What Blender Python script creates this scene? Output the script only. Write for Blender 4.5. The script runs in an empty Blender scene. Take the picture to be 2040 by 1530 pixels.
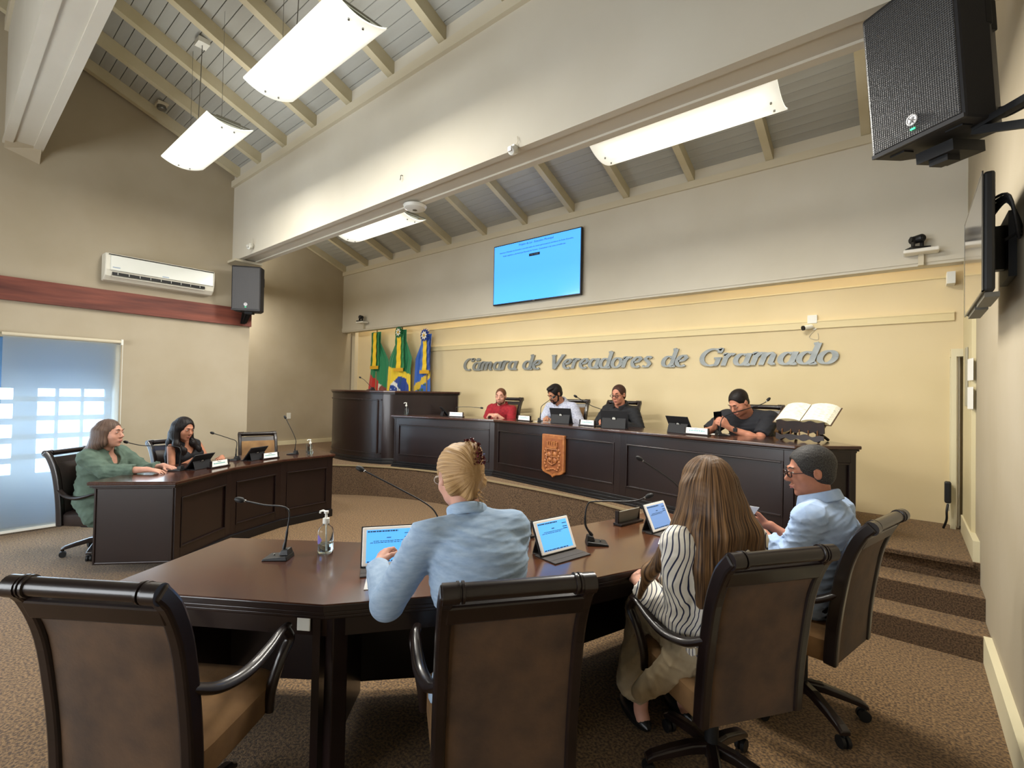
import bpy, bmesh, math, random
import numpy as np
from mathutils import Vector, Matrix
random.seed(7); rng = np.random.default_rng(7)
C = bpy.context.scene.collection
scn = bpy.context.scene
PI = math.pi

# ---------------------------------------------------------------- camera
cam = bpy.data.objects.new('camera', bpy.data.cameras.new('camera')); C.objects.link(cam)
yaw, pit, rol = math.radians(39.5672), math.radians(0.9703), math.radians(1.1419)
Fv = Vector((-math.sin(yaw)*math.cos(pit), math.cos(yaw)*math.cos(pit), math.sin(pit)))
R0 = Vector((math.cos(yaw), math.sin(yaw), 0)); U0 = R0.cross(Fv)
Rv = math.cos(rol)*R0 + math.sin(rol)*U0; Uv = -math.sin(rol)*R0 + math.cos(rol)*U0
cam.matrix_world = Matrix(((Rv.x,Uv.x,-Fv.x,0),(Rv.y,Uv.y,-Fv.y,0),(Rv.z,Uv.z,-Fv.z,1.6),(0,0,0,1)))
cam.data.sensor_width = 36; cam.data.lens = 36*955.1/2040; cam.data.clip_start = .05
scn.camera = cam

# ---------------------------------------------------------------- world, lights, exposure
W = bpy.data.worlds.new('world'); scn.world = W; W.use_nodes = True
W.node_tree.nodes['Background'].inputs[0].default_value = (0.78, 0.90, 1.0, 1)
W.node_tree.nodes['Background'].inputs[1].default_value = 7.0
vs = scn.view_settings; vs.view_transform = 'Standard'; vs.look = 'None'; vs.gamma = 1; vs.use_curve_mapping = False
vs.exposure = 0.52
def area(name, loc, rot, sx, sy, power, col, spread=PI):
    l = bpy.data.lights.new(name, 'AREA'); l.shape = 'RECTANGLE'; l.size = sx; l.size_y = sy
    l.energy = power; l.color = col; l.spread = spread
    o = bpy.data.objects.new(name, l); C.objects.link(o); o.location = loc; o.rotation_euler = rot
    return o
LAMPW = (1.0, 0.96, 0.875)
LIGHTS = [(-3.25, 1.63, 3.90, 1), (-5.25, 1.62, 3.90, 1), (-4.75, 3.27, 3.46, 0), (-1.25, 3.35, 3.46, 0)]

# ---------------------------------------------------------------- helpers
def lin(h):
    h = h.lstrip('#'); c = [int(h[i:i+2], 16)/255 for i in (0, 2, 4)]
    return tuple((x/12.92 if x <= .04045 else ((x+.055)/1.055)**2.4) for x in c) + (1,)
MATS = {}
def mat(name, col, rough=.5, metal=0, noise=None, bump=None, coat=0, spec=.5, emit=None, emis=0, trans=0, ior=1.45, stretch=(1,1,1), alpha=1, sheen=0):
    """procedural principled; noise=(scale, colour2, contrast lo, hi[,detail]) ; bump=(scale, strength, distance)"""
    if name in MATS: return MATS[name]
    m = bpy.data.materials.new(name); m.use_nodes = True; N = m.node_tree.nodes; L = m.node_tree.links
    b = N['Principled BSDF']
    b.inputs['Base Color'].default_value = lin(col) if isinstance(col, str) else col
    b.inputs['Roughness'].default_value = rough; b.inputs['Metallic'].default_value = metal
    b.inputs['Coat Weight'].default_value = coat; b.inputs['Coat Roughness'].default_value = .12
    b.inputs['Specular IOR Level'].default_value = spec; b.inputs['IOR'].default_value = ior
    b.inputs['Transmission Weight'].default_value = trans
    b.inputs['Sheen Weight'].default_value = sheen
    b.inputs['Alpha'].default_value = alpha
    if emit:
        b.inputs['Emission Color'].default_value = lin(emit); b.inputs['Emission Strength'].default_value = emis
    tc = N.new('ShaderNodeTexCoord'); mp = N.new('ShaderNodeMapping'); mp.inputs['Scale'].default_value = stretch
    L.new(tc.outputs['Object'], mp.inputs[0])
    if noise:
        n = N.new('ShaderNodeTexNoise'); n.inputs['Scale'].default_value = noise[0]
        n.inputs['Detail'].default_value = noise[4] if len(noise) > 4 else 5
        L.new(mp.outputs[0], n.inputs[0])
        r = N.new('ShaderNodeValToRGB'); r.color_ramp.elements[0].position = noise[2]; r.color_ramp.elements[1].position = noise[3]
        r.color_ramp.elements[0].color = lin(noise[1]); r.color_ramp.elements[1].color = lin(col)
        L.new(n.outputs['Fac'], r.inputs[0]); L.new(r.outputs[0], b.inputs['Base Color'])
    if bump:
        n2 = N.new('ShaderNodeTexNoise'); n2.inputs['Scale'].default_value = bump[0]; n2.inputs['Detail'].default_value = 4
        L.new(mp.outputs[0], n2.inputs[0])
        bp = N.new('ShaderNodeBump'); bp.inputs['Strength'].default_value = bump[1]; bp.inputs['Distance'].default_value = bump[2]
        L.new(n2.outputs['Fac'], bp.inputs['Height']); L.new(bp.outputs[0], b.inputs['Normal'])
    MATS[name] = m
    return m

class MB:
    def __init__(s): s.v = []; s.f = []
    def add(s, vs, fs):
        n = len(s.v); s.v += [tuple(v) for v in vs]; s.f += [tuple(i+n for i in f) for f in fs]; return s
    def box(s, x0, x1, y0, y1, z0, z1):
        return s.add([(x0,y0,z0),(x1,y0,z0),(x1,y1,z0),(x0,y1,z0),(x0,y0,z1),(x1,y0,z1),(x1,y1,z1),(x0,y1,z1)],
                     [(0,3,2,1),(4,5,6,7),(0,1,5,4),(1,2,6,5),(2,3,7,6),(3,0,4,7)])
    def obox(s, c, ux, uy, uz):
        c, ux, uy, uz = map(Vector, (c, ux, uy, uz)); P = []
        for k in (-1, 1):
            for a, b in ((-1,-1),(1,-1),(1,1),(-1,1)): P.append(c+a*ux+b*uy+k*uz)
        F = [(0,3,2,1),(4,5,6,7),(0,1,5,4),(1,2,6,5),(2,3,7,6),(3,0,4,7)]
        if ux.cross(uy).dot(uz) < 0: F = [f[::-1] for f in F]
        return s.add(P, F)
    def bar(s, a, b, w, h, up=(0,0,1)):
        """box from a to b, w across, h along up"""
        a, b, up = Vector(a), Vector(b), Vector(up); d = (b-a); x = d.normalized().cross(up).normalized(); u = x.cross(d.normalized())
        return s.obox((a+b)/2, d/2, x*w/2, u*h/2)
    def prism(s, pts, z0, z1):
        n = len(pts); A = sum(pts[i][0]*pts[(i+1)%n][1]-pts[(i+1)%n][0]*pts[i][1] for i in range(n))
        if A < 0: pts = pts[::-1]
        return s.add([(x,y,z0) for x,y in pts]+[(x,y,z1) for x,y in pts],
                     [tuple(range(n))[::-1], tuple(range(n, 2*n))]+[(i,(i+1)%n,(i+1)%n+n,i+n) for i in range(n)])
    def tube(s, pts, r, n=10, caps=True, flat=1.0, upv=None):
        """swept round tube; r number or list; flat squeezes along second axis"""
        P = [Vector(p) for p in pts]; m = len(P)
        rs = r if isinstance(r, (list, tuple)) else [r]*m
        prev = None; rings = []
        for i in range(m):
            t = (P[min(i+1, m-1)]-P[max(i-1, 0)]).normalized()
            if prev is None:
                u = Vector(upv) if upv else (Vector((0,0,1)) if abs(t.z) < .9 else Vector((1,0,0)))
            else: u = prev
            x = t.cross(u); x.normalize(); u = x.cross(t).normalized(); prev = u
            rings.append([P[i]+x*math.cos(2*PI*k/n)*rs[i]+u*math.sin(2*PI*k/n)*rs[i]*flat for k in range(n)])
        base = len(s.v)
        for rg in rings: s.v += [tuple(v) for v in rg]
        for i in range(m-1):
            for k in range(n):
                a, b = base+i*n+k, base+i*n+(k+1)%n
                s.f.append((a, b, b+n, a+n))
        if caps:
            s.f.append(tuple(base+k for k in range(n))[::-1]); s.f.append(tuple(base+(m-1)*n+k for k in range(n)))
        return s
    def lathe(s, prof, c=(0,0,0), n=20, axis=(0,0,1)):
        """prof list of (r, h) along axis"""
        ax = Vector(axis).normalized(); q = Vector((0,0,1)).rotation_difference(ax); base = len(s.v); m = len(prof); c = Vector(c)
        for r, h in prof:
            for k in range(n): s.v.append(tuple(c+q@Vector((max(r,1e-5)*math.cos(2*PI*k/n), max(r,1e-5)*math.sin(2*PI*k/n), h))))
        for i in range(m-1):
            for k in range(n):
                a, b = base+i*n+k, base+i*n+(k+1)%n; s.f.append((a, b, b+n, a+n))
        s.f.append(tuple(base+k for k in range(n))[::-1]); s.f.append(tuple(base+(m-1)*n+k for k in range(n)))
        return s
    def ball(s, c, r, n=12, m=8, rot=None):
        rx, ry, rz = r if isinstance(r, (tuple, list)) else (r, r, r)
        c = Vector(c); base = len(s.v)
        for i in range(m+1):
            th = PI*i/m
            for k in range(n):
                v = Vector((rx*math.sin(th)*math.cos(2*PI*k/n), ry*math.sin(th)*math.sin(2*PI*k/n), -rz*math.cos(th)))
                if rot: v = rot @ v
                s.v.append(tuple(c+v))
        for i in range(m):
            for k in range(n):
                a, b = base+i*n+k, base+i*n+(k+1)%n; s.f.append((a, b, b+n, a+n))
        return s
    def build(s, name, m, parent=None, smooth=False, bevel=0, loc=None):
        me = bpy.data.meshes.new(name); me.from_pydata(s.v, [], s.f); me.update()
        o = bpy.data.objects.new(name, me); C.objects.link(o)
        if m: me.materials.append(m)
        if parent: o.parent = parent
        if loc: o.location = loc
        if smooth:
            me.polygons.foreach_set('use_smooth', [True]*len(me.polygons))
            me.set_sharp_from_angle(angle=math.radians(40))
        if bevel:
            b = o.modifiers.new('edge', 'BEVEL'); b.width = bevel; b.segments = 2; b.limit_method = 'ANGLE'; b.angle_limit = math.radians(40)
        return o
def tag(o, label=None, cat=None, group=None, kind=None):
    for k, v in (('label', label), ('category', cat), ('group', group), ('kind', kind)):
        if v: o[k] = v
    return o
def empty(name, loc=(0,0,0), rz=0, label=None, cat=None, group=None):
    o = bpy.data.objects.new(name, None); C.objects.link(o); o.location = loc; o.rotation_euler = (0,0,rz)
    o.empty_display_size = .1
    return tag(o, label, cat, group)
def struct(o, label=None): return tag(o, label, None, None, 'structure')
def copy_tree(o, parent=None):
    c = o.copy(); C.objects.link(c); c.parent = parent
    for ch in list(o.children): copy_tree(ch, c)
    return c
def faceang(fx, fy): return math.atan2(-fx, fy)
def text_mesh(name, txt, size, m, parent, M, ext=0.0004, align='CENTER', bold=0):
    cu = bpy.data.curves.new(name, 'FONT'); cu.body = txt; cu.size = size; cu.extrude = ext; cu.align_x = align; cu.align_y = 'CENTER'; cu.offset = bold
    cu.resolution_u = 2
    t = bpy.data.objects.new(name, cu); C.objects.link(t)
    dg = bpy.context.evaluated_depsgraph_get(); me = bpy.data.meshes.new_from_object(t.evaluated_get(dg))
    bpy.data.objects.remove(t); o = bpy.data.objects.new(name, me); C.objects.link(o); me.materials.clear(); me.materials.append(m)
    o.parent = parent; o.matrix_local = M
    return o

# ---------------------------------------------------------------- materials
M_wall = mat('wall_paint', '#ada28d', .75, noise=(1.3, '#a3977f', .3, .7), bump=(60, .12, .002))
M_wallw = mat('text_wall_paint', '#dccaa2', .7, noise=(1.0, '#d3c196', .3, .7), bump=(60, .1, .002))
M_beam = mat('header_paint', '#cac4b5', .6, noise=(1.1, '#c0b9a8', .3, .7), bump=(50, .1, .002))
M_trim = mat('trim_paint', '#c6bda6', .5)
M_plank = mat('white_board', '#a9aaa5', .55, noise=(3, '#98978e', .3, .7), stretch=(.3,2,2))
M_rafter = mat('rafter_paint', '#c4bba0', .55, noise=(3, '#b5aa8a', .3, .7))
M_base = mat('baseboard_paint', '#d8cfae', .45)
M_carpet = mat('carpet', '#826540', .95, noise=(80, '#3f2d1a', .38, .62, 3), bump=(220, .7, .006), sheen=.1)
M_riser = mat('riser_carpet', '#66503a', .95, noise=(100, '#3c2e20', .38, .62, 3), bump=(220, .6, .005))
M_wood = mat('mahogany', '#1e100e', .34, noise=(5, '#120909', .25, .75), stretch=(1,1,.12), coat=.3, spec=.5)
M_top = mat('mahogany_top', '#42251a', .22, noise=(4, '#2b1610', .25, .75), stretch=(.35,3,1), coat=.6)
M_black = mat('black_plinth', '#0e0d0f', .35, coat=.2)
M_redbeam = mat('old_red_wood', '#7e4334', .6, noise=(9, '#4a231d', .3, .65), stretch=(1,.12,1.2), bump=(20, .4, .01))
M_plastic = mat('black_plastic', '#121315', .45)
M_dark = mat('dark_rubber', '#08080a', .6)
M_metal = mat('grey_metal', '#8a8a88', .3, 1)
M_white = mat('white_plastic', '#dcdcd4', .4)
M_frame = mat('chair_wood', '#1d1210', .32, coat=.3, noise=(8, '#120a09', .3, .7))
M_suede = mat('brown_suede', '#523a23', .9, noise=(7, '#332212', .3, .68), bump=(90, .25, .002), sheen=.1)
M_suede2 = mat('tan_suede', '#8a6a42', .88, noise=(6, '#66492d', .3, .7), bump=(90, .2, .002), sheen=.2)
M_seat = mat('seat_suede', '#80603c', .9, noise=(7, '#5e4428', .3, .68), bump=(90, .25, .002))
M_paper = mat('paper', '#e9e8e2', .7)
M_steel = mat('brushed_letters', '#949896', .42, .4, noise=(14, '#7d8180', .3, .7))
# ================================================================ THE SETTING
XL, XR, YF, YB = -7.316, .40, -3.6, 6.06
ZR = lambda y: 4.62 + .4*(2.64-y)      # underside of the roof boards, main bay
ZK = lambda y: 4.30 + .4*(5.764-y)     # back bay
fl = struct(MB().box(-9.9, .6, YF-.2, 6.3, -.1, 0).build('floor', M_carpet))

# raised floor with a curved carpet riser and three steps
curve = [(-9.67,2.95),(-8.3,3.0),(-7.4,3.3),(-6.95,3.68),(-6.68,3.93),(-6.35,4.17),(-5.95,4.385),(-5.55,4.53),(-5.1,4.625),(-4.3,4.655),(-3.45,4.64),(-2.7,4.59),(-2.1,4.44),(-1.55,4.30),(-.8,4.30),(-.8,4.73),(.40,4.76)]
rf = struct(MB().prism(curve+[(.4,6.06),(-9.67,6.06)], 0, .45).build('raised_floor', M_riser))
MB().prism(curve+[(.4,6.06),(-9.67,6.06)], .45, .452).build('floor_carpet', M_carpet, rf)
nb = MB()
for a, b in zip(curve[3:14], curve[4:15]): nb.bar((a[0],a[1]-.002,.443), (b[0],b[1]-.002,.443), .02, .02)
nb.build('edge_trim', mat('edge_strip', '#8a7a5c', .5), rf)
for k, (y, z) in enumerate(((4.44,.30),(4.14,.15))):
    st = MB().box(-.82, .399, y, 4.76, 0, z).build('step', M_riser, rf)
    MB().box(-.82, .399, y+.004, 4.745, z, z+.003).build('tread', M_carpet, st)
MB().box(-.82, .363, 4.722, 4.75, .425, .452).build('nosing', M_riser, rf)

# walls
w = struct(MB().box(XL-.2, XL, YF, .44, 0, 6.6).box(XL-.2, XL, .44, 1.44, 2.12, 6.6).box(XL-.2, XL, 1.44, 2.895, 0, 6.6).build('wall_left', M_wall))
w.data.update()
# the opening of the glazed door continues left of .44 : two blinds, one each side of the mullion
bpy.data.objects.remove(w)
w = struct(MB().box(XL-.2, XL, YF, -1.7, 0, 6.6).box(XL-.2, XL, -1.7, 1.44, 2.12, 6.6).box(XL-.2, XL, 1.44, 2.895, 0, 6.6)
           .box(-9.9, XL-.2, 2.695, 2.895, 0, 6.6).build('wall_left', M_wall))
struct(MB().box(-9.87, -9.669, 2.7, 6.26, 0, 6).build('wall_alcove', M_wall))
struct(MB().box(-9.87, .6, YB, YB+.2, 0, 6).build('wall_back', M_wallw))
struct(MB().box(XR, XR+.2, YF, YB+.2, 0, 6.9).build('wall_right', M_wall))
wf = struct(MB().box(XL-.2, XR+.2, YF-.2, YF, 0, .5).box(XL-.2, XR+.2, YF-.2, YF, 2.6, 6.9).box(XL-.2, -6.3, YF-.2, YF, .5, 2.6).box(-.9, XR+.2, YF-.2, YF, .5, 2.6).build('wall_front', M_wall))
# mouldings of the back wall
struct(MB().box(-7.1, .33, 6.035, YB, 2.35, 2.42).box(-7.1, .33, 6.028, YB, 2.42, 2.435).build('trim_1', mat('cream_rail', '#dccb9c', .5)))
struct(MB().box(-7.1, .33, 6.04, YB, 2.755, 2.775).build('trim_2', MATS['cream_rail']))
struct(MB().box(-9.62, -9.50, 5.98, YB, .45, 2.9).build('trim_3', M_trim))
# header walls (big beam, second beam, beam above the camera)
def header(name, x0, x1, y0, y1, z0, zt0, zt1, m, crown=True):
    h = MB(); h.add([(x0,y0,z0),(x1,y0,z0),(x1,y1,z0),(x0,y1,z0),(x0,y0,zt0),(x1,y0,zt0),(x1,y1,zt1),(x0,y1,zt1)],
                    [(0,3,2,1),(4,5,6,7),(0,1,5,4),(1,2,6,5),(2,3,7,6),(3,0,4,7)])
    o = struct(h.build(name, m))
    return o
hb = header('wall_header_beam', XL, XR, 2.64, 2.90, 3.36, 5.5, 5.5, M_beam)
MB().box(XL, XR, 2.60, 2.64, 4.385, 4.47).build('crown_trim', M_trim, hb)
MB().box(XL, XR, 2.628, 2.69, 3.345, 3.375).build('edge_trim', M_beam, hb)
MB().box(XL, XR, 2.85, 2.912, 3.345, 3.375).build('edge_trim', M_beam, hb)
MB().box(-7.40, -7.05, 2.58, 2.94, 3.315, 3.345).build('end_cap', M_trim, hb)
h2 = header('wall_header_beam', -9.669, XR, 5.764, 5.90, 2.86, 4.5, 4.5, M_beam)
MB().box(-9.669, XR, 5.735, 5.764, 4.09, 4.175).build('crown_trim', M_trim, h2)
MB().box(-9.669, XR, 5.752, 5.764, 2.86, 2.93).build('edge_trim', M_beam, h2)
MB().box(-9.669, XR, 5.764, 5.90, 2.835, 2.86).build('soffit_trim', M_beam, h2)
h3 = header('wall_header_beam', XL, XR, .42, .69, 4.12, ZR(.42)+.05, ZR(.69)+.05, M_beam)
MB().box(XL, XR, .405, .48, 4.105, 4.13).build('edge_trim', M_beam, h3)
MB().box(XL, XR, .63, .705, 4.105, 4.13).build('edge_trim', M_beam, h3)
MB().box(XL, XR, .39, .42, ZR(.42)-.22, ZR(.42)-.1).build('crown_trim', M_trim, h3)
MB().add([(XL,.42,4.12),(XL,.69,4.12),(XL,.69,3.98),(XL,.42,4.06),(XL+.12,.42,4.12),(XL+.12,.69,4.12)], [(0,1,2,3),(0,4,5,1),(3,2,5,4),(0,3,4),(1,5,2)]).build('corbel', M_wall, h3)

# ceilings: boards laid side by side, rafters under them
def roof(name, x0, x1, ya, yb, Z, xs, xr0, w=.10, rw=.075, rh=.13, ext=None):
    r = struct(MB().add([(x0,ya,Z(ya)+.06),(x1,ya,Z(ya)+.06),(x1,yb,Z(yb)+.06),(x0,yb,Z(yb)+.06),(x0,ya,Z(ya)+.12),(x1,ya,Z(ya)+.12),(x1,yb,Z(yb)+.12),(x0,yb,Z(yb)+.12)],
                        [(0,3,2,1),(4,5,6,7),(0,1,5,4),(1,2,6,5),(2,3,7,6),(3,0,4,7)]).build(name, M_plank))
    n = int((yb-ya)/(w*.928)); dy = (yb-ya)/n; me = None
    for i in range(n):
        y = ya+dy*(i+.5)
        if me is None:
            b = MB(); hw = dy*.465
            b.add([(x0,-hw,.4*hw),(x1,-hw,.4*hw),(x1,hw,-.4*hw),(x0,hw,-.4*hw),(x0,-hw-.004,.4*hw+.06),(x1,-hw-.004,.4*hw+.06),(x1,hw+.004,-.4*hw+.06),(x0,hw+.004,-.4*hw+.06)],
                  [(0,3,2,1),(4,5,6,7),(0,1,5,4),(1,2,6,5),(2,3,7,6),(3,0,4,7)])
            o = b.build('plank', M_plank, r); me = o.data
        else:
            o = bpy.data.objects.new('plank', me); C.objects.link(o); o.parent = r
        o.location = (0, y, Z(y)+.012*rng.random()*.15)
    me = None
    for x in xs:
        if me is None:
            b = MB(); h = rw/2
            b.add([(-h,ya,Z(ya)-rh),(h,ya,Z(ya)-rh),(h,yb,Z(yb)-rh),(-h,yb,Z(yb)-rh),(-h,ya,Z(ya)+.02),(h,ya,Z(ya)+.02),(h,yb,Z(yb)+.02),(-h,yb,Z(yb)+.02)],
                  [(0,3,2,1),(4,5,6,7),(0,1,5,4),(1,2,6,5),(2,3,7,6),(3,0,4,7)])
            o = b.build('rafter', M_rafter, r); me = o.data
        else: o = bpy.data.objects.new('rafter', me); C.objects.link(o); o.parent = r
        o.location = (x, 0, 0)
    return r
roof('ceiling', XL, XR, -1.2, 2.70, ZR, [-7.16]+[-6.50+.70*i for i in range(10)], 0)
roof('ceiling', -9.669, XR, 2.90, 5.764, ZK, [-9.62]+[-8.78+.845*i for i in range(11)], 0)
struct(MB().box(XL-.2, XR+.2, YF-.2, -1.2, 6.15, 6.3).build('ceiling', M_plank))

# left wall: weathered beam, glazed door with blinds, baseboards
struct(MB().box(XL-.02, XL+.05, YF, 2.90, 2.462, 2.707).build('trim_4', M_redbeam))
struct(MB().box(.363, .40, YF, 4.14, 0, .165).build('baseboard_right', M_base))
struct(MB().box(.363, .40, 4.78, 5.80, .452, .60).build('baseboard_right', M_base))
struct(MB().box(XL, XL+.02, 1.46, 2.895, 0, .10).build('baseboard_left', M_base))
struct(MB().box(-9.669, -9.64, 2.9, YB, .45, .53).build('baseboard_alcove', M_base))
# door jamb and casing at the far end of the right wall
dr = struct(MB().box(.30, .40, 5.86, 6.06, 2.00, 2.07).box(.30, .335, 5.86, 5.90, .45, 2.0).box(.30, .335, 6.02, 6.06, .45, 2.0).build('door_1', M_base))
MB().box(.345, .36, 5.9, 6.02, .46, 2.0).build('door_leaf', M_trim, dr)
struct(MB().box(.375, .41, 5.08, 5.80, .60, 2.86).build('trim_5', mat('pale_casing', '#cfc39c', .5)))

# the window: frame, mullions, panes, outside grille and wall
wn = struct(MB().box(XL-.14, XL-.02, -1.7, 1.44, 2.08, 2.12).box(XL-.14, XL-.02, 1.40, 1.44, 0, 2.12).box(XL-.14, XL-.02, .385, .435, 0, 2.12).box(XL-.14, XL-.02, -.68, -.63, 0, 2.12).box(XL-.14, XL-.02, -1.7, 1.44, 0, .03).build('window_1', M_trim))
glass = mat('window_glass', '#e8f4ff', .02, trans=1, ior=1.01)
MB().box(XL-.11, XL-.10, .435, 1.40, .03, 2.08).build('pane', glass, wn)
MB().box(XL-.11, XL-.10, -.63, .385, .03, 2.08).build('pane', glass, wn)
# outside: white porch wall with a grid of openings
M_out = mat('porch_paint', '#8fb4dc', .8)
po = MB(); X0, X1 = XL-.36, XL-.30
ys = [.60, .765, .925, .955, 1.15, 1.18, 1.37, 1.75]; zs = [.30, .575, .735, .79, .96, 1.02, 1.165, 1.225, 1.385, 1.44, 1.535, 2.6]
po.box(X0, X1, -2.6, 1.9, 0, .575).box(X0, X1, -2.6, 1.9, 1.535, 2.9)
for a, b in ((.58,.771),(.920,.950),(1.143,1.170),(1.361,1.9)): po.box(X0, X1, a, b, .575, 1.535)
for a, b in ((.735,.794),(.960,1.019),(1.167,1.226),(1.385,1.444)): po.box(X0, X1, .58, 1.9, a, b)
for a, b in ((.70,.76),(.92,.985),(1.13,1.20),(1.36,1.41)): po.box(X0, X1, -2.6, .58, a, b)
for y in (-.1,-.7,-1.4): po.box(X0, X1, y, y+.06, .575, 1.535)
po = struct(po.build('wall_porch', M_out))
# daylit fabric of the blinds
mb_ = bpy.data.materials.new('blind_fabric'); mb_.use_nodes = True; N = mb_.node_tree.nodes; L = mb_.node_tree.links
N.remove(N['Principled BSDF']); out = N['Material Output']
tr = N.new('ShaderNodeBsdfTransparent'); tr.inputs[0].default_value = (.93,.97,1,1)
tl = N.new('ShaderNodeBsdfTranslucent'); tl.inputs[0].default_value = (.86,.92,.90,1)
df = N.new('ShaderNodeBsdfDiffuse'); df.inputs[0].default_value = (.62,.64,.60,1)
m1 = N.new('ShaderNodeMixShader'); m1.inputs[0].default_value = .7; m2 = N.new('ShaderNodeMixShader'); m2.inputs[0].default_value = .40
L.new(df.outputs[0], m1.inputs[1]); L.new(tl.outputs[0], m1.inputs[2]); L.new(m1.outputs[0], m2.inputs[1]); L.new(tr.outputs[0], m2.inputs[2]); L.new(m2.outputs[0], out.inputs[0])
def blind(y0, y1, label, nx=24):
    r = empty('roller_blind', (XL+.05, (y0+y1)/2, 0), 0, label, 'blind', 'roller blinds over the glazed door')
    b = MB(); hw = (y1-y0)/2
    for i in range(nx+1):
        y = -hw+2*hw*i/nx
        for z in (.04, 1.0, 2.10): b.v.append((.004*math.sin(y*9), y, z))
    for i in range(nx):
        for k in range(2): q = i*3+k; b.f.append((q, q+3, q+4, q+1))
    b.build('fabric', mb_, r, smooth=True)
    MB().tube([(0,-hw-.01,2.105),(0,hw+.01,2.105)], .022, 12).build('roller_tube', M_trim, r, smooth=True)
    MB().box(-.012,.012,-hw,hw,.02,.045).build('bottom_rail', M_white, r)
    MB().tube([(.02,hw+.015,2.1),(.02,hw+.015,.9)], .003, 6).build('pull_chain', M_white, r)
    MB().box(-.02,.025,hw,hw+.02,2.07,2.135).build('bracket', M_white, r)
    return r
blind(.46, 1.43, 'pale roller blind beside the wall with bright grid panes showing through')
blind(-.62, .41, 'pale roller blind cut by the photo edge with bright curved bars')
blind(-1.68, -.66, 'pale roller blind furthest along the door, beyond the picture edge')
hk = MB().ball((XL+.075,.435,.66), .02, 10, 6).build('door_knob', M_metal, wn, smooth=True)

# big window in the wall behind the camera (source of the cool gleam on the front desk)
w2 = struct(MB().box(-6.3,-.9,YF-.06,YF,.5,.56).box(-6.3,-.9,YF-.06,YF,2.54,2.6).box(-6.3,-6.24,YF-.06,YF,.5,2.6).box(-.96,-.9,YF-.06,YF,.5,2.6).box(-4.55,-4.47,YF-.06,YF,.5,2.6).box(-2.75,-2.67,YF-.06,YF,.5,2.6).build('window_2', M_trim))
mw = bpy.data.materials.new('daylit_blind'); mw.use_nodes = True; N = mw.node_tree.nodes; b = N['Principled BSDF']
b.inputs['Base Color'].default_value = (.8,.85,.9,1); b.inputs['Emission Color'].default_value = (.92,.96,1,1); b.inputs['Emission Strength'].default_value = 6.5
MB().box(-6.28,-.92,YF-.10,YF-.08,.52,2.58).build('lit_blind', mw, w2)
area('daylight_window_left', (XL+.16, .38, 1.15), (0, -PI/2, 0), 1.9, 3.0, 34, (.66,.83,1))

# ceiling lights -------------------------------------------------------------
M_diff = bpy.data.materials.new('lit_diffuser'); M_diff.use_nodes = True; N = M_diff.node_tree.nodes; L = M_diff.node_tree.links; b = N['Principled BSDF']
b.inputs['Base Color'].default_value = (.85,.87,.8,1); b.inputs['Roughness'].default_value = .3
tc = N.new('ShaderNodeTexCoord'); sp = N.new('ShaderNodeSeparateXYZ'); L.new(tc.outputs['Generated'], sp.inputs[0])
def mth(op, a, bb=None, c=None):
    n = N.new('ShaderNodeMath'); n.operation = op
    for i, v in enumerate((a, bb, c)):
        if v is None: continue
        if isinstance(v, (int, float)): n.inputs[i].default_value = v
        else: L.new(v, n.inputs[i])
    return n.outputs[0]
# two tubes behind the opal glass: bright core fading towards the borders
ex = mth('SMOOTH_MIN', mth('MULTIPLY', sp.outputs[0], 6), mth('MULTIPLY', mth('SUBTRACT', 1, sp.outputs[0]), 6), .4)
ey = mth('SMOOTH_MIN', mth('MULTIPLY', sp.outputs[1], 5), mth('MULTIPLY', mth('SUBTRACT', 1, sp.outputs[1]), 5), .4)
e = mth('MINIMUM', mth('MINIMUM', ex, ey), 1)
tb = mth('ADD', mth('MULTIPLY', mth('ABSOLUTE', mth('SINE', mth('MULTIPLY', sp.outputs[1], 2*PI))), .5), .75)
st = mth('ADD', mth('MULTIPLY', mth('MULTIPLY', mth('MAXIMUM', e, 0), tb), .48), .36)
L.new(st, b.inputs['Emission Strength']); b.inputs['Emission Color'].default_value = (1,.985,.86,1)
M_can = mat('fixture_metal', '#9b9c94', .35, .6)
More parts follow.
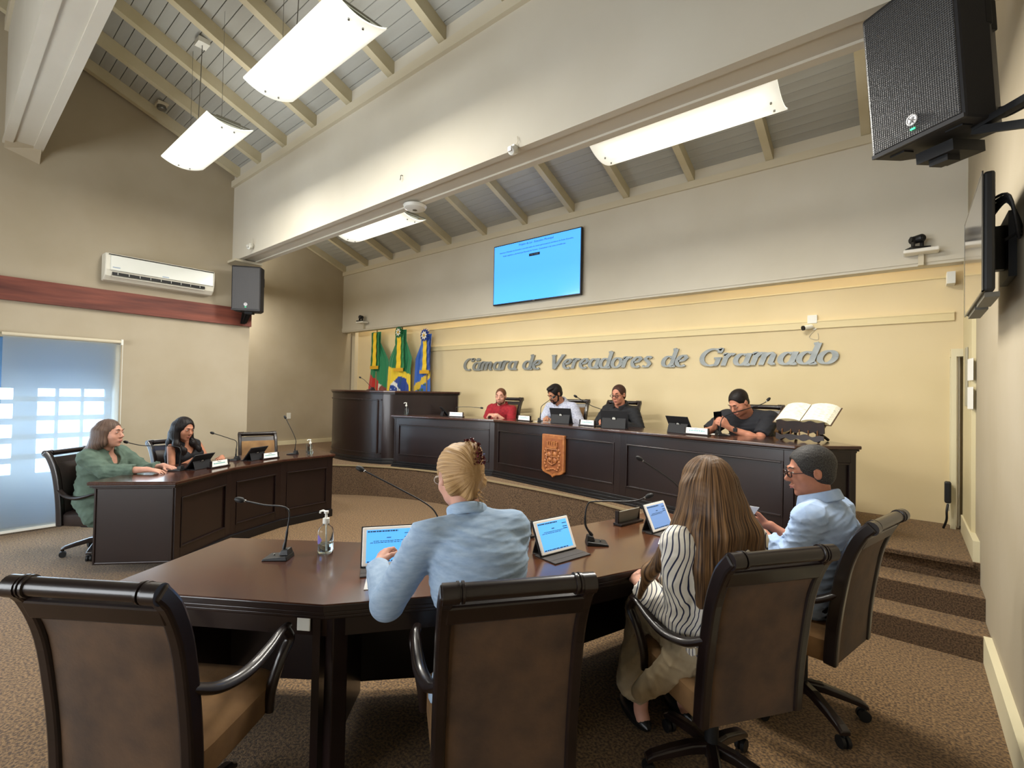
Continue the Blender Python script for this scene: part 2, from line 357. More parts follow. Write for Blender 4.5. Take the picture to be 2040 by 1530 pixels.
def ceiling_light(x, y, z, hang, label, Lh=.64, Wh=.19, zc=None):
    r = empty('ceiling_light', (x, y, z), 0, label, 'ceiling light', 'long opal ceiling lights')
    d = MB(); nx, ny = 2, 14
    for j in range(ny+1):
        v = -Wh+2*Wh*j/ny; zz = .055*(v/Wh)**2-.02
        for i in range(nx+1): d.v.append((-Lh+2*Lh*i/nx, v, zz))
    n0 = len(d.v)
    for j in range(ny+1):
        v = -Wh+2*Wh*j/ny; zz = .055*(v/Wh)**2-.012
        for i in range(nx+1): d.v.append((-Lh+2*Lh*i/nx, v, zz))
    for j in range(ny):
        for i in range(nx):
            a = j*(nx+1)+i; q = (a, a+1, a+nx+2, a+nx+1); d.f.append(q[::-1]); d.f.append(tuple(t+n0 for t in q))
    d.build('diffuser', M_diff, r, smooth=True)
    MB().box(-Lh+.05, Lh-.05, -.10, .10, .03, .075).build('housing', M_can, r, bevel=.006)
    for sx in (-1, 1):
        MB().box(sx*(Lh-.03)-.004, sx*(Lh-.03)+.004, -Wh*.9, Wh*.9, .035, .05).build('end_bracket', M_can, r)
        for sy in (-.05, .05): MB().lathe([(.007,-.026),(.007,-.012)], (sx*(Lh-.06), sy, 0), 8).build('screw', M_metal, r)
    if hang:
        zr = ZR(y)-z
        MB().box(-.06,.06,-.05,.05,zr-.06,zr-.01).build('canopy', M_white, r).location = (-.15, 0, 0)
        MB().tube([(-.15,0,zr-.05),(-.17,0,zr*.6),(-.2,0,zr*.3),(-.2,0,.07)], .004, 6).build('power_cable', M_metal, r)
        for sx in (-1, 1):
            MB().tube([(sx*.42,0,.07),(sx*.42,0,ZR(y)-z)], .0018, 5).build('suspension_wire', M_metal, r)
    else:
        for sx in (-1, 1):
            MB().tube([(sx*.45,0,.07),(sx*.45,0,ZK(y)-z)], .0018, 5).build('suspension_wire', M_metal, r)
    for sy in (-1, 1):
        a = area('tube_light', (0,sy*.088,-.024), (0,0,0), 2*Lh-.22, .055, 17 if hang else (42 if x > -8 else 16), LAMPW); a.parent = r
    u = area('tube_light_up', (0,0,.09), (PI,0,0), 2*Lh-.2, .12, 4 if hang else 18, LAMPW); u.parent = r
    return r
LIGHTS.append((-8.95, 3.35, 3.46, 0))  # invented fixture, out of view behind the wall corner, added to brighten the alcove
LAB = ['large opal light hanging nearest, top centre of the main bay', 'opal light hung on thin wires near the left wall', 'opal light behind the header beam, above the flags', 'opal light behind the header beam, beside the big speaker', 'added unseen opal light brightening the alcove behind the outer corner of the left wall']
for (x, y, z, h), lb in zip(LIGHTS, LAB): ceiling_light(x, y, z, h, lb, *((.48,.19) if x < -8 else ()))
# warm strip lamps hidden behind the second header, washing the lettered wall
M_led = mat('warm_strip', '#fff0c8', .5, emit='#ffe6b8', emis=3)
for k, x in enumerate((-8.3, -5.9, -3.4, -.9)):
    r = empty('strip_lamp', (x, 5.965, 3.36), 0, ['strip lamp tucked behind the header above the flags', 'strip lamp tucked behind the header above the man in red', 'strip lamp tucked behind the header above the third seat', 'strip lamp tucked behind the header above the open book'][k], 'lamp', 'strip lamps behind the header')
    MB().box(-1.15,1.15,-.03,.03,0,.03).build('body', M_white, r)
    MB().box(-1.14,1.14,-.022,.022,-.006,0).build('tube', M_led, r)
    a = area('strip_light', (0,0,-.012), (math.radians(-6),0,0), 2.2, .05, 6, (1,.88,.68)); a.parent = r
# ================================================================ DESKS
def offset_poly(P, d):
    n = len(P); A = sum(P[i][0]*P[(i+1)%n][1]-P[(i+1)%n][0]*P[i][1] for i in range(n)); sgn = 1 if A > 0 else -1; out = []
    for i in range(n):
        a, b, c = Vector(P[i-1]), Vector(P[i]), Vector(P[(i+1)%n])
        e1, e2 = (b-a).normalized(), (c-b).normalized()
        n1, n2 = Vector((e1.y,-e1.x))*sgn, Vector((e2.y,-e2.x))*sgn
        m = (n1+n2).normalized(); k = d/max(.35, m.dot(n1)); out.append((b.x+m.x*k, b.y+m.y*k))
    return out
def front_panel(P, Q, z0, z1, parent, st=.07, rail=.09, raise_=.012, name='front_panel', m=None):
    """framed timber panel between P and Q; outward is to the right of P->Q"""
    m = m or M_wood
    P, Q = Vector((P[0],P[1],0)), Vector((Q[0],Q[1],0)); d = Q-P; Lh = d.length; t = d.normalized(); n = Vector((t.y,-t.x,0))
    b = MB(); Z = Vector((0,0,1))
    def bx(s0, s1, za, zb, t0, t1): b.obox(P+t*(s0+s1)/2+n*(t0+t1)/2+Z*(za+zb)/2, t*(s1-s0)/2, n*(t1-t0)/2, Z*(zb-za)/2)
    bx(0, Lh, z0, z1, -.03, 0)
    bx(0, st, z0, z1, 0, raise_); bx(Lh-st, Lh, z0, z1, 0, raise_); bx(st, Lh-st, z0, z0+rail, 0, raise_); bx(st, Lh-st, z1-rail, z1, 0, raise_)
    o = b.build(name, m, parent, bevel=.003)
    b = MB(); w = .016
    bx(st, st+w, z0+rail, z1-rail, 0, raise_+.008); bx(Lh-st-w, Lh-st, z0+rail, z1-rail, 0, raise_+.008)
    bx(st+w, Lh-st-w, z0+rail, z0+rail+w, 0, raise_+.008); bx(st+w, Lh-st-w, z1-rail-w, z1-rail, 0, raise_+.008)
    b.build('panel_moulding', m, o, bevel=.004)
    return o
def table_top(poly, z, parent, over=.035, name='tabletop', m=None, th=.03):
    b = MB().prism(offset_poly(poly, over), z-th, z)
    o = b.build(name, m or M_top, parent, bevel=.008)
    MB().prism(offset_poly(poly, over-.012), z-th-.016, z-th-.001).prism(offset_poly(poly, over-.024), z-th-.03, z-th-.016).build('edge_moulding', M_wood, o, bevel=.004)
    return o
# -- the long desk on the raised floor
F_ = [(-5.97,4.47),(-4.36,4.93),(-2.35,4.68),(-.70,4.42),(-.33,4.80)]
B_ = [(-.62,5.16),(-2.45,5.22),(-4.32,5.46),(-5.80,5.02)]
desk = empty('council_desk', (0,0,0), 0, 'long curved dark mahogany desk with raised panels on the raised floor', 'desk')
ZD = 1.22
for i in range(4): front_panel(F_[i], F_[i+1], .53, ZD-.04, desk, st=.075 if i < 3 else .05, rail=.10)
pl_ = offset_poly(F_+B_, .045)
b = MB(); sk_ = [(-5.80,5.02)]+F_+[(-.62,5.16)]
for a_, c_ in zip(sk_[:-1], sk_[1:]):
    a_, c_ = Vector((a_[0],a_[1],0)), Vector((c_[0],c_[1],0)); t_ = (c_-a_).normalized(); n_ = Vector((t_.y,-t_.x,0)); m_ = (a_+c_)/2
    for z0_, z1_, o_ in ((.452,.475,.062),(.475,.505,.047),(.505,.532,.024)): b.obox(m_+n_*(o_-.06)/2+Vector((0,0,(z0_+z1_)/2)), (c_-a_)/2+t_*.012, n_*(o_+.06)/2, Vector((0,0,(z1_-z0_)/2)))
b.build('plinth', M_black, desk, bevel=.004)
front_panel((-5.80,5.02), F_[0], .53, ZD-.04, desk, name='side_panel')
table_top(F_+B_, ZD, desk)
# -- carved crest
cr = empty('carved_crest', (-3.27, 4.795-.0, .84), math.atan2(-.25, 2.01), 'carved wooden shield crest fixed to the middle of the long desk', 'crest')
M_cr = mat('carved_oak', '#94582e', .5, noise=(12, '#784120', .3, .7), coat=.2)
M_cr2 = mat('carved_oak_light', '#a56a38', .45, coat=.2, noise=(20, '#864c28', .3, .7))
def shield(s, y0, y1):
    pts = [(-.17,.25),(.17,.25),(.17,-.16)]+[(.17*math.cos(a)*1.0,-.16-.055*math.sin(a)) for a in (.5,.9,1.25)]+[(.02,-.225),(0,-.245),(-.02,-.225)]+[(-.17*math.cos(a),-.16-.055*math.sin(a)) for a in (1.25,.9,.5)]+[(-.17,-.16)]
    pts = [(x*s, z*s) for x, z in pts]; n = len(pts)
    return MB().add([(x,y0,z) for x,z in pts]+[(x,y1,z) for x,z in pts], [tuple(range(n)), tuple(range(n,2*n))[::-1]]+[(i,i+n,(i+1)%n+n,(i+1)%n) for i in range(n)])
shield(1.04, -.045, -.005).build('board', M_cr2, cr, bevel=.008)
o = shield(.86, -.048, -.044).build('field', M_cr, cr)
sh = MB()
for (x, z, w, h) in ((-.05,.02,.035,.03),(.04,.03,.03,.03),(-.04,-.04,.03,.025),(.04,-.045,.03,.03)): sh.ball((x,-.052,z), (w,.012,h), 10, 6)
sh.tube([(-.085,-.055,.085),(-.085,-.055,-.02),(-.06,-.055,-.07),(0,-.055,-.10),(.06,-.055,-.07),(.085,-.055,-.02),(.085,-.055,.085),(-.085,-.055,.085)], .007, 6)
sh.tube([(0,-.055,.08),(0,-.055,-.095)], .005, 6).tube([(-.08,-.055,.0),(.08,-.055,.0)], .005, 6)
sh.build('coat_of_arms', M_cr2, cr, smooth=True)
cw = MB()
for k in range(5):
    x = -.07+.035*k; cw.box(x-.012, x+.012, -.062, -.046, .13, .165+.01*(k%2)); cw.box(x-.016,x+.016,-.064,-.046,.165+.01*(k%2),.178+.01*(k%2))
cw.box(-.085,.085,-.06,-.046,.115,.135).box(-.075,.075,-.062,-.046,.095,.115)
cw.build('mural_crown', M_cr2, cr, bevel=.003)
lf = MB()
for s in (-1,1):
    for k in range(7): lf.ball((s*(.105+.012*math.sin(k*1.7)), -.052, .08-.035*k), (.016,.010,.020), 8, 5)
for k in range(6): lf.ball((-.08+.032*k, -.052, -.155-.01*math.cos(k)), (.02,.010,.012), 8, 5)
lf.build('leaf_sprays', M_cr2, cr, smooth=True)

# -- tall curved lectern
def arc_pts(c, r, a0, a1, n): return [(c[0]+r*math.cos(a0+(a1-a0)*i/n), c[1]+r*math.sin(a0+(a1-a0)*i/n)) for i in range(n+1)]
lc = empty('lectern', (0,0,0), 0, 'tall round-fronted dark mahogany lectern in front of the flags', 'lectern')
# convex front from the alcove side round to the desk, then a flat wing to the right
def spline(P, n):
    out = []
    for i in range(len(P)-1):
        p0, p1, p2, p3 = [np.array(P[min(max(j,0),len(P)-1)]) for j in (i-1, i, i+1, i+2)]
        for k in range(n):
            t = k/n; out.append(tuple(.5*((2*p1)+(-p0+p2)*t+(2*p0-5*p1+4*p2-p3)*t*t+(-p0+3*p1-3*p2+p3)*t**3)))
    return out+[tuple(P[-1])]
lf_ = spline([(-7.92,4.62),(-7.55,4.36),(-7.10,4.28),(-6.62,4.33),(-6.24,4.46)], 6)
wing = [(-6.12,4.57),(-5.66,5.47)]
ZL = 1.585
back_ = [(-5.75,5.58),(-6.45,5.16),(-7.1,4.75),(-7.82,4.80)]
poly = lf_+wing+back_
b = MB().prism(poly, .50, ZL-.045); b.build('body', M_wood, lc, smooth=True)
def curved_bar(pts, off, w, z0, z1, mb):
    for a, c in zip(pts[:-1], pts[1:]):
        a, c = Vector((a[0],a[1],0)), Vector((c[0],c[1],0)); t = (c-a).normalized(); n = Vector((t.y,-t.x,0))
        mb.obox((a+c)/2+n*(off+w/2)+Vector((0,0,(z0+z1)/2)), (c-a)/2*1.02, n*w/2, Vector((0,0,(z1-z0)/2)))
mo = MB(); q = lf_[1:-1]
curved_bar(q, 0, .014, ZL-.155, ZL-.135, mo); curved_bar(q, 0, .014, .60, .62, mo)
for p, p2 in ((q[0], q[1]), (q[-2], q[-1])): mo.bar((p[0],p[1]-.004,.6), (p[0],p[1]-.004,ZL-.135), .02, .03, up=(0,1,0))
mo.build('panel_moulding', M_wood, lc, bevel=.003)
MB().prism(offset_poly(poly, .04), .452, .50).prism(offset_poly(poly, .02), .50, .54).build('plinth', M_black, lc, bevel=.006)
table_top(poly, ZL, lc, name='top')
# -- left desk
def curved_table(name, label, front, back, z, over=.035, panels=True):
    t = empty(name, (0,0,0), 0, label, 'desk')
    for i in range(len(front)-1): front_panel(front[i], front[i+1], .07, z-.045, t, rail=.11)
    front_panel(back[-1], front[0], .07, z-.045, t, name='end_panel', st=.004, rail=.004, raise_=.001)
    front_panel(front[-1], back[0], .07, z-.045, t, name='end_panel', st=.05, rail=.06)
    pf = front+[tuple(Vector(p)*.5+Vector(q_)*.5) for p, q_ in zip(front[::-1], back)]
    b = MB()
    for a, c in zip(front[:-1], front[1:]):
        a, c = Vector((a[0],a[1],0)), Vector((c[0],c[1],0)); tt = (c-a).normalized(); n = Vector((tt.y,-tt.x,0))
        b.obox((a+c)/2+n*.005+Vector((0,0,.045)), (c-a)/2*1.01, n*.035, Vector((0,0,.045)))
    b.build('plinth', M_black, t, bevel=.006)
    table_top(front+back, z, t, over)
    return t
LF = [(-4.88,1.36),(-5.32,1.96),(-5.56,2.58),(-5.60,3.24)]
LB = [(-6.20,3.28),(-6.17,2.42),(-5.86,1.62),(-5.30,.90)]
ldesk = curved_table('council_desk', 'angled dark wood desk with two women sitting behind it', LF, LB, .775)
# orientation: viewer side is the front (right of the travel direction)
RF_ = [(-2.80,1.05),(-2.24,1.47),(-1.72,2.05),(-1.44,2.95),(-1.36,3.30)][::-1]
RB_ = [(-2.50,.50),(-1.74,1.0),(-1.19,1.74),(-.88,2.50),(-.74,3.12)]
rdesk = empty('council_desk', (0,0,0), 0, 'polished dark wood desk nearest the camera, set with tablets and microphones', 'desk')
for i in range(4): front_panel(RF_[i], RF_[i+1], .07, .73, rdesk, rail=.11)
front_panel(RF_[-1], (-2.78,1.01), .07, .73, rdesk, name='end_panel')
front_panel((-2.79,1.04), RB_[0], .07, .73, rdesk, name='end_panel', st=.004, rail=.004, raise_=.001)
front_panel(RB_[-1], RF_[0], .07, .73, rdesk, name='end_panel')
# seats side: legs at the kinks and an apron
for k, p in enumerate(RB_[1:4]):
    MB().box(p[0]-.06, p[0]+.0, p[1]+.03, p[1]+.10, 0, .735).build('leg', M_wood, rdesk, bevel=.006)
    q = RF_[-2-k]; a = Vector((p[0]-.07, p[1], 0)); c = Vector((q[0]+.04, q[1]-.02, 0)); MB().bar(a+Vector((0,0,.38)), c+Vector((0,0,.38)), .03, .70).build('divider', M_wood, rdesk)
ap = MB()
for a, c in zip(RB_[:-1], RB_[1:]):
    a, c = Vector((a[0],a[1],.70)), Vector((c[0],c[1],.70)); t = (c-a).normalized(); n = Vector((-t.y, t.x, 0)); ap.bar(a+n*.06-Vector((0,0,.025)), c+n*.06-Vector((0,0,.025)), .02, .13)
ap.build('apron', M_wood, rdesk)
poly = RF_+RB_
# the top is veneered in segments that meet at the kinks
segs = [(RF_[4],RF_[3],RB_[1],RB_[0]), (RF_[3],RF_[2],RB_[2],RB_[1]), (RF_[2],RF_[1],RB_[3],RB_[2]), (RF_[1],RF_[0],RB_[4],RB_[3])]
big = offset_poly([RF_[4],RF_[3],RF_[2],RF_[1],RF_[0],RB_[4],RB_[3],RB_[2],RB_[1],RB_[0]], .035)
bf = big[:5]; bb = big[5:][::-1]
M_tops = [mat('table_veneer_a', '#4b2c1c', .24, noise=(4, '#38201a', .25, .75), stretch=(.5,2.5,1), coat=.5), mat('table_veneer_b', '#59301c', .22, noise=(4, '#43241a', .25, .75), stretch=(2.0,.7,1), coat=.5),
          mat('table_veneer_c', '#573520', .24, noise=(4, '#40261a', .25, .75), stretch=(2.8,.5,1), coat=.5), mat('table_veneer_d', '#573520', .24, coat=.5)]
tt = MB().prism(bf+bb[::-1], .742, .770).build('tabletop', M_wood, rdesk, bevel=.004)
for i in range(4):
    MB().prism([bf[i], bf[i+1], bb[i+1], bb[i]], .770, .775).build('veneer_panel', M_tops[i], tt)
MB().prism(offset_poly(big, -.010), .722, .742).prism(offset_poly(big, -.022), .705, .722).build('edge_moulding', M_wood, tt, bevel=.005)
o = MB().box(-.028,.028,-.003,.003,-.034,.034).build('wall_plate', M_white, None, bevel=.003)
o.name = 'cable_plate'; o.location = (-1.862, .974, .662); o.rotation_euler = (0,0,math.radians(33)); tag(o, 'small square cream plate under the edge of the nearest desk', 'cover plate')

# ================================================================ CHAIRS
def arm_path(s):
    P = [(s*.235,-.175,.225),(s*.262,-.09,.178),(s*.285,.02,.165),(s*.295,.12,.185),(s*.295,.20,.208),(s*.285,.265,.202)]
    return spline(P, 5)
def chair_parts(t, seat_h, face, side=None):
    """local: +Y forward, z measured; face=material of the seat and back"""
    H = seat_h
    fr = M_frame
    # stiles: side profile flaring back at the top in a scroll
    prof = spline([(-.155,-.10),(-.165,.06),(-.185,.22),(-.215,.38),(-.262,.50),(-.315,.565)], 4)
    for s in (-1, 1):
        b = MB(); w = .045
        pts = [Vector((s*.235, y, H+z)) for y, z in prof]
        for a, c in zip(pts[:-1], pts[1:]): pass
        n0 = []
        for i, p in enumerate(pts):
            tdir = (pts[min(i+1,len(pts)-1)]-pts[max(i-1,0)]).normalized(); nn = Vector((0, -tdir.z, tdir.y))
            th = .028 if i < len(pts)-4 else .026
            n0.append([p+Vector((-w/2,0,0))+nn*th, p+Vector((w/2,0,0))+nn*th, p+Vector((w/2,0,0))-nn*th, p+Vector((-w/2,0,0))-nn*th])
        base = 0; b.v = [tuple(v) for r in n0 for v in r]
        for i in range(len(n0)-1):
            for k in range(4): q = i*4+k; q2 = i*4+(k+1)%4; b.f.append((q, q2, q2+4, q+4))
        b.f.append((3,2,1,0)); m_ = (len(n0)-1)*4; b.f.append((m_,m_+1,m_+2,m_+3))
        b.build('stile', fr, t, bevel=.010)
    # crest rail with rings
    cy, cz = -.305, H+.555
    b = MB().tube([(-.235,cy,cz),(.235,cy,cz)], .026, 14)
    b.build('crest_rail', fr, t, smooth=True)
    for s in (-1, 1):
        rg = MB()
        for dx in (.0, .016): rg.lathe([(.026,-.006),(.031,-.004),(.031,.004),(.026,.006)], (s*(.185+dx),cy,cz), 16, axis=(1,0,0))
        rg.build('ring', fr, t, smooth=True)
        MB().tube([(s*.205,cy-.004,cz),(s*.25,cy-.004,cz)], [.030,.030], 16).build('scroll_end', fr, t, smooth=True)
    b = MB().bar((-.235,-.268,H+.485),(.235,-.268,H+.485), .035, .07, up=(0,-.45,1)); b.build('top_rail', fr, t, bevel=.008)
    # upholstered back, slightly bowed
    def slab(y_off, thick, m, name, puff):
        b = MB(); nx, nz = 8, 10; pr = spline([(-.15,-.10),(-.16,.06),(-.18,.22),(-.208,.38),(-.245,.47)], 3); nz = len(pr)-1
        for side_ in (0, 1):
            for j, (y, z) in enumerate(pr):
                for i in range(nx+1):
                    u = -1+2*i/nx; v = -1+2*j/nz; pf = (1-u**4)*(1-v**4)*puff
                    yy = y+y_off+(thick/2+pf if side_ else -thick/2-pf*.5)
                    b.v.append((u*.214, yy, H+z))
        K = (nx+1)*(nz+1)
        for j in range(nz):
            for i in range(nx):
                a = j*(nx+1)+i; b.f.append((a,a+1,a+nx+2,a+nx+1)); c = a+K; b.f.append((c,c+nx+1,c+nx+2,c+1))
        for j in range(nz):
            a = j*(nx+1); b.f.append((a,a+nx+1,a+nx+1+K,a+K)); a += nx; b.f.append((a,a+K,a+nx+1+K,a+nx+1))
        for i in range(nx): b.f.append((i,i+K,i+1+K,i+1)); a = nz*(nx+1)+i; b.f.append((a,a+1,a+1+K,a+K))
        return b.build(name, m, t, smooth=True)
    slab(0, .045, face, 'backrest', .018)
    # seat cushion
    b = MB(); n = 10
    for k, (z, ins) in enumerate(((-.10,.01),(-.08,.0),(.0,.0),(.022,.02),(.03,.06))):
        for i in range(4*n):
            a = 2*PI*i/(4*n); cx, cy_ = math.cos(a), math.sin(a); pw = .28
            x = math.copysign(abs(cx)**pw, cx)*(.245-ins); y = math.copysign(abs(cy_)**pw, cy_)*(.24-ins)+.065
            b.v.append((x, y, H+z-(.01 if z > .02 and False else 0)))
    m_ = 4*n
    for k in range(4):
        for i in range(m_): q = k*m_+i; q2 = k*m_+(i+1)%m_; b.f.append((q, q2, q2+m_, q+m_))
    b.f.append(tuple(range(m_))[::-1]); b.f.append(tuple(4*m_+i for i in range(m_)))
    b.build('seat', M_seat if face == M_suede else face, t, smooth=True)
    # arms
    for s in (-1, 1):
        P = [(x, y, H+z) for x, y, z in arm_path(s)]
        MB().tube(P, [.018+.010*math.sin(PI*min(1, .25+i/len(P))) for i in range(len(P))], 10, flat=.62).build('armrest', fr, t, smooth=True)
        Q = spline([(s*.290,.235,H+.205),(s*.296,.262,H+.155),(s*.285,.225,H+.10),(s*.262,.20,H+.0),(s*.25,.205,H-.085)], 5)
        MB().tube(Q, [.020,.022]+[.024]*(len(Q)-2), 10, flat=.7).build('arm_post', fr, t, smooth=True)
    # pedestal
    MB().box(-.11,.11,-.07,.17,H-.14,H-.10).lathe([(.03,.09),(.03,H-.14)], (0,.05,0), 14).build('column', M_dark, t, smooth=True)
    for k in range(5):
        a = 2*PI*k/5+.35; d = Vector((math.cos(a), math.sin(a), 0)); c = Vector((0,.05,0))
        L_ = MB(); pr = [(0,.135,.045),(.10,.128,.042),(.20,.105,.036),(.275,.085,.030),(.30,.072,.022)]
        side = Vector((-d.y, d.x, 0)); ring = []
        for r_, z, h in pr: ring.append([c+d*r_+side*.026+Vector((0,0,z+h*.3)), c+d*r_+side*.014+Vector((0,0,z+h*.5)), c+d*r_-side*.014+Vector((0,0,z+h*.5)), c+d*r_-side*.026+Vector((0,0,z+h*.3)), c+d*r_-side*.026+Vector((0,0,z-h*.5)), c+d*r_+side*.026+Vector((0,0,z-h*.5))])
        L_.v = [tuple(v) for r in ring for v in r]
        for i in range(4):
            for k2 in range(6): q = i*6+k2; q2 = i*6+(k2+1)%6; L_.f.append((q, q+6, q2+6, q2))
        L_.f.append((0,1,2,3,4,5)); L_.f.append((29,28,27,26,25,24))
        o = L_.build('leg', fr, t, bevel=.004)
        p = c+d*.285
        cb = MB().tube([p+side*-.022+Vector((0,0,.028)), p+side*-.006+Vector((0,0,.028))], .028, 14).tube([p+side*.006+Vector((0,0,.028)), p+side*.022+Vector((0,0,.028))], .028, 14).box(p.x-.008,p.x+.008,p.y-.008,p.y+.008,.03,.07)
        cb.build('caster', M_dark, o, smooth=True)
def make_chair(label, x, y, fwd, seat_h, z0=0, group=None, face=None, tmpl=None):
    if tmpl is None:
        t = empty('office_chair', (x, y, z0), faceang(*fwd), label, 'chair', group); chair_parts(t, seat_h, face); t.scale = (.90,1,1)
    else:
        t = copy_tree(tmpl); t.location = (x, y, z0); t.scale = (.90,1,1); t.rotation_euler = (0,0,faceang(*fwd)); t['label'] = label; t['group'] = group
    return t
def chair_at(bx, by, fwd):   # position of the seat origin from the middle of the crest rail
    f = Vector(fwd).normalized(); return bx+f.x*.31, by+f.y*.31
G1 = 'brown suede swivel armchairs around the room'
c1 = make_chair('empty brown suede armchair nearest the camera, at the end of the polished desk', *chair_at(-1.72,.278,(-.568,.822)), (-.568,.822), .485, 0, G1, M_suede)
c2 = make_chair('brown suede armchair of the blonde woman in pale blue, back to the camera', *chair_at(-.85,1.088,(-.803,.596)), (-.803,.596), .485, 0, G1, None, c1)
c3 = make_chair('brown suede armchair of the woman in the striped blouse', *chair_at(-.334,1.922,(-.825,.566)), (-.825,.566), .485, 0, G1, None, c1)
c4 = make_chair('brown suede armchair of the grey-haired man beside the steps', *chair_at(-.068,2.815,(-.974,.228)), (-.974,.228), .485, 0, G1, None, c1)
l1 = make_chair('dark leather armchair of the woman in the green jacket', -5.95, 1.04, (.78,.63), .40, 0, G1, mat('dark_leather', '#2e2320', .4, noise=(7,'#1e1715',.3,.7)))
l2 = make_chair('dark leather armchair of the long-haired woman in the black top', -6.30, 1.86, (.93,.37), .40, 0, G1, None, l1)
l3 = make_chair('empty armchair behind the far end of the angled left desk', -6.42, 2.72, (.97,-.25), .42, 0, G1, M_suede2)
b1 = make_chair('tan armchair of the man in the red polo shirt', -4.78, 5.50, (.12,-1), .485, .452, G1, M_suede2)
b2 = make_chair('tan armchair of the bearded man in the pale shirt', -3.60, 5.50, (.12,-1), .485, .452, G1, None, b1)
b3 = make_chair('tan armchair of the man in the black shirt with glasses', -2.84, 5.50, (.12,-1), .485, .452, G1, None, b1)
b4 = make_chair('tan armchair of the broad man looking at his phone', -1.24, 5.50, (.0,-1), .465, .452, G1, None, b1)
# ================================================================ THINGS ON THE DESKS
def mic(label, base, pts, head_z=None, bz=.775, h=None, scale=1.0, boxy=True):
    """base (x,y), neck points in world; last one is the head"""
    P = [Vector(p) for p in pts]; B = Vector((base[0], base[1], bz)); hd = P[-1]
    dxy = Vector((hd.x-B.x, hd.y-B.y, 0)); ang = math.atan2(-dxy.x, dxy.y) if dxy.length > .01 else 0
    r = empty('desk_microphone', B, 0, label, 'microphone', 'gooseneck microphones on the desks')
    s = scale; q = Matrix.Rotation(ang, 3, 'Z')
    b = MB(); v = [Vector((x, y, z)) for x, y, z in ((-.045,-.035,0),(.045,-.035,0),(.05,.085,0),(-.05,.085,0),(-.042,-.03,.022),(.042,-.03,.022),(.047,.08,.010),(-.047,.08,.010))]
    b.add([q@(w*s) for w in v], [(0,3,2,1),(4,5,6,7),(0,1,5,4),(1,2,6,5),(2,3,7,6),(3,0,4,7)]); b.build('base', M_plastic, r, bevel=.004)
    b = MB(); v = [q@(Vector(w)*s) for w in ((-.03,-.033,.022),(.03,-.033,.022),(.03,.012,.022),(-.03,.012,.022),(-.022,-.028,.05),(.022,-.028,.05),(.022,.004,.044),(-.022,.004,.044))]
    b.add(v, [(0,3,2,1),(4,5,6,7),(0,1,5,4),(1,2,6,5),(2,3,7,6),(3,0,4,7)]); b.build('neck_socket', M_plastic, r, bevel=.003)
    MB().ball(q@(Vector((0,.045,.018))*s), .005*s, 8, 5).build('button', M_metal, r)
    loc = [Vector((0,0,.045))]+[p-B for p in P]
    sp_ = spline([tuple(p) for p in loc[:1]+loc[1:]], 6)
    k = max(3, int(len(sp_)*.3))
    zc = loc[1].z
    n = len(sp_); rs = [(.0085 if i < 3 else .0062 if i < k else .0042)*s for i in range(n)]
    MB().tube(sp_, rs, 8).build('gooseneck', M_plastic, r, smooth=True)
    d = (Vector(sp_[-1])-Vector(sp_[-3])).normalized(); e = Vector(sp_[-1])
    MB().lathe([(.005,-.012),(.009,-.006),(.013,.0),(.0145,.012),(.013,.026),(.007,.036),(.0,.038)], e, 12, axis=d).build('foam_head', M_dark, r, smooth=True)
    MB().lathe([(.0058,-.018),(.0068,-.014),(.0058,-.010)], e, 10, axis=d).build('ring', M_metal, r)
    return r
mic('microphone at the empty seat of the nearest desk, neck bent left', (-2.325,1.106), [(-2.311,1.112,.90),(-2.312,1.114,1.012),(-2.40,1.04,1.03),(-2.48,.972,1.05)])
mic('microphone whose thin neck rises from behind the blonde woman', (-1.93,1.80), [(-1.955,1.77,.90),(-2.0,1.735,.975),(-2.13,1.62,1.07),(-2.276,1.497,1.163)])
mic('microphone beside the middle tablet, neck bent level to the right', (-1.335,2.335), [(-1.365,2.31,.88),(-1.358,2.315,.985),(-1.32,2.345,1.008),(-1.17,2.47,1.012),(-1.105,2.524,1.038)])
mic('microphone behind the third tablet, partly hidden by long hair', (-1.143,3.047), [(-1.125,3.06,.93),(-1.138,3.046,1.03),(-1.313,2.897,1.185)])
mic('microphone reaching the mouth of the woman in green', (-5.44,1.55), [(-5.425,1.55,.90),(-5.42,1.55,.975),(-5.47,1.51,1.012),(-5.70,1.32,1.012),(-5.82,1.22,1.04)])
mic('microphone in the middle of the angled desk', (-5.80,2.19), [(-5.796,2.191,.90),(-5.796,2.19,.985),(-5.86,2.14,1.018),(-5.995,2.024,1.072)])
mic('upright microphone at the far end of the angled desk', (-5.866,2.892), [(-5.86,2.895,.88),(-5.862,2.89,.98),(-5.955,2.81,1.22)])
ZB = 1.22
mic('microphone bent level before the man in red', (-5.32,5.10), [(-5.31,5.10,1.30),(-5.30,5.10,1.35),(-5.15,5.20,1.362),(-4.98,5.30,1.352)], bz=ZB)
mic('microphone close to the mouth of the bearded man', (-3.73,5.11), [(-3.725,5.11,1.33),(-3.72,5.115,1.41),(-3.68,5.13,1.455),(-3.59,5.20,1.54)], bz=ZB)
mic('microphone leaning left of the man with black-rimmed glasses', (-2.74,4.98), [(-2.735,4.98,1.33),(-2.74,4.975,1.41),(-2.84,4.89,1.462),(-2.97,4.775,1.56)], bz=ZB)
mic('microphone sweeping right before the broad man in dark shirt', (-1.40,4.86), [(-1.395,4.86,1.31),(-1.385,4.862,1.37),(-1.34,4.895,1.422),(-1.10,5.09,1.525),(-1.045,5.14,1.57)], bz=ZB)
mic('microphone on the tall lectern before the flags', (-6.72,4.56), [(-6.72,4.56,1.62),(-6.78,4.56,1.66),(-6.95,4.57,1.75),(-7.05,4.56,1.79)], bz=1.586)

